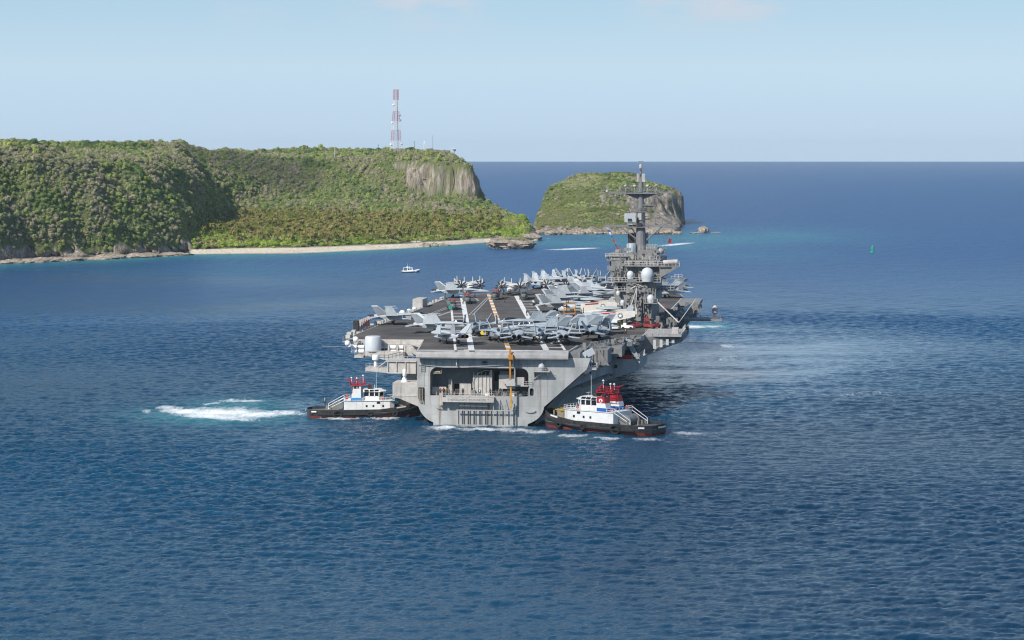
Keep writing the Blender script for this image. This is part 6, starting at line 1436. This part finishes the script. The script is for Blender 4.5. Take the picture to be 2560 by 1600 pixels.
b = MB(); b.tube((0,-1.6,2.5),(0,-1.6,4.7),.07,.04,5); b.box(-.5,.5,-2.0,-1.2,2.55,3.1); b.ball((0,-.5,2.8),.28,8,6); b.build('mast', M['white'], t)
b = MB(); b.box(-.6,-.2,-5.0,-4.4,.2,1.3); b.box(.2,.6,-5.0,-4.4,.2,1.3); each(b, 'outboard_motor', M['tan'], t)
# ---------------------------------------------------------------- channel buoy
t = empty('channel_buoy', label='green channel buoy floating in open water at the right', cat='buoy'); t.location = at(2181,631.5,0)
b = MB(); b.lathe((0,0,-.6), [(.01,0),(1.25,.1),(1.35,.9),(1.35,1.5),(1.1,1.65),(.01,1.65)], 18); b.build('float', M['green'], t, True)
b = MB()
for i in range(4): a = i*math.pi/2+.4; b.tube((.8*math.cos(a),.8*math.sin(a),1.0),(.45*math.cos(a),.45*math.sin(a),4.4),.08,.07,5)
b.lathe((0,0,0), [(.5,1.6),(.55,1.6),(.55,4.0),(.5,4.0)], 12); b.box(-.75,.75,-.08,.08,2.4,3.9); b.build('tower', M['green'], t)
b = MB(); b.lathe((0,0,4.3), [(.01,0),(.5,0),(.5,.15),(.22,.2),(.22,.6),(.01,.65)], 10); b.build('lantern', M['radome'], t)
# ---------------------------------------------------------------- broken cloud out of view, placed sunward for the shade it casts
def cloud_material():
    m = bpy.data.materials.new('cloud'); m.use_nodes = True; t = m.node_tree; n = t.nodes; l = t.links.new; n.clear()
    o = n.new('ShaderNodeOutputMaterial'); tr = n.new('ShaderNodeBsdfTransparent'); df = n.new('ShaderNodeBsdfDiffuse'); df.inputs['Color'].default_value = (.85,.85,.87,1)
    tc = n.new('ShaderNodeTexCoord'); vl = n.new('ShaderNodeVectorMath'); vl.operation = 'LENGTH'
    sx = n.new('ShaderNodeVectorMath'); sx.operation = 'MULTIPLY'; sx.inputs[1].default_value = (1,1,0); l(tc.outputs['Object'], sx.inputs[0]); l(sx.outputs[0], vl.inputs[0])
    nz = n.new('ShaderNodeTexNoise'); nz.inputs['Scale'].default_value = 2.6; nz.inputs['Detail'].default_value = 6; l(tc.outputs['Object'], nz.inputs['Vector'])
    a = n.new('ShaderNodeMath'); a.operation = 'MULTIPLY_ADD'; l(nz.outputs['Fac'], a.inputs[0]); a.inputs[1].default_value = 0.9; l(vl.outputs['Value'], a.inputs[2])
    r = n.new('ShaderNodeMapRange'); l(a.outputs[0], r.inputs['Value']); r.inputs['From Min'].default_value = 1.42; r.inputs['From Max'].default_value = 1.05; r.inputs['To Max'].default_value = 0.34; r.interpolation_type = 'SMOOTHSTEP'
    mx = n.new('ShaderNodeMixShader'); l(r.outputs[0], mx.inputs[0]); l(tr.outputs[0], mx.inputs[1]); l(df.outputs[0], mx.inputs[2]); l(mx.outputs[0], o.inputs['Surface'])
    return m
CM = cloud_material()
def cloud(cx, cy, rx, ry, seed, alt=800.0):
    b = MB(); b.ball((0,0,0), 1.0, 40, 18)
    b.v = [(x*(1+.12*mnoise.noise(Vector((x*2+seed,y*2,z*2)))), y*(1+.12*mnoise.noise(Vector((x*2+seed,y*2,z*2+5)))), z*(1+.3*mnoise.noise(Vector((x*4+seed,y*4,9))))) for x,y,z in b.v]
    o = b.build('cloud', CM, None, True); tag(o, kind='structure')
    k = alt/TOSUN.z; o.location = (cx+TOSUN.x*k, cy+TOSUN.y*k, alt); o.scale = (rx, ry, 14)
cloud(150, 465, 185, 260, 1.0)
cloud(420, 380, 260, 330, 4.0)
cloud(-205, 2275, 95, 80, 7.0)  # unseen cloud set to shade the hollow in the hills
cloud(140, 2400, 55, 75, 11.0)  # unseen cloud added to darken the top of the island
# ---------------------------------------------------------------- air
def haze():
    b = MB(); b.box(-18500, 18500, -300, 17600, -9, 142)
    m = bpy.data.materials.new('haze'); m.use_nodes = True; n = m.node_tree.nodes; n.clear()
    o = n.new('ShaderNodeOutputMaterial'); v = n.new('ShaderNodeVolumePrincipled'); v.inputs['Density'].default_value = 2.6e-5
    v.inputs['Color'].default_value = (0.80,0.93,1.0,1); v.inputs['Anisotropy'].default_value = 0.0
    m.node_tree.links.new(v.outputs[0], o.inputs['Volume']); o = b.build('haze', m); tag(o, kind='stuff')
haze()
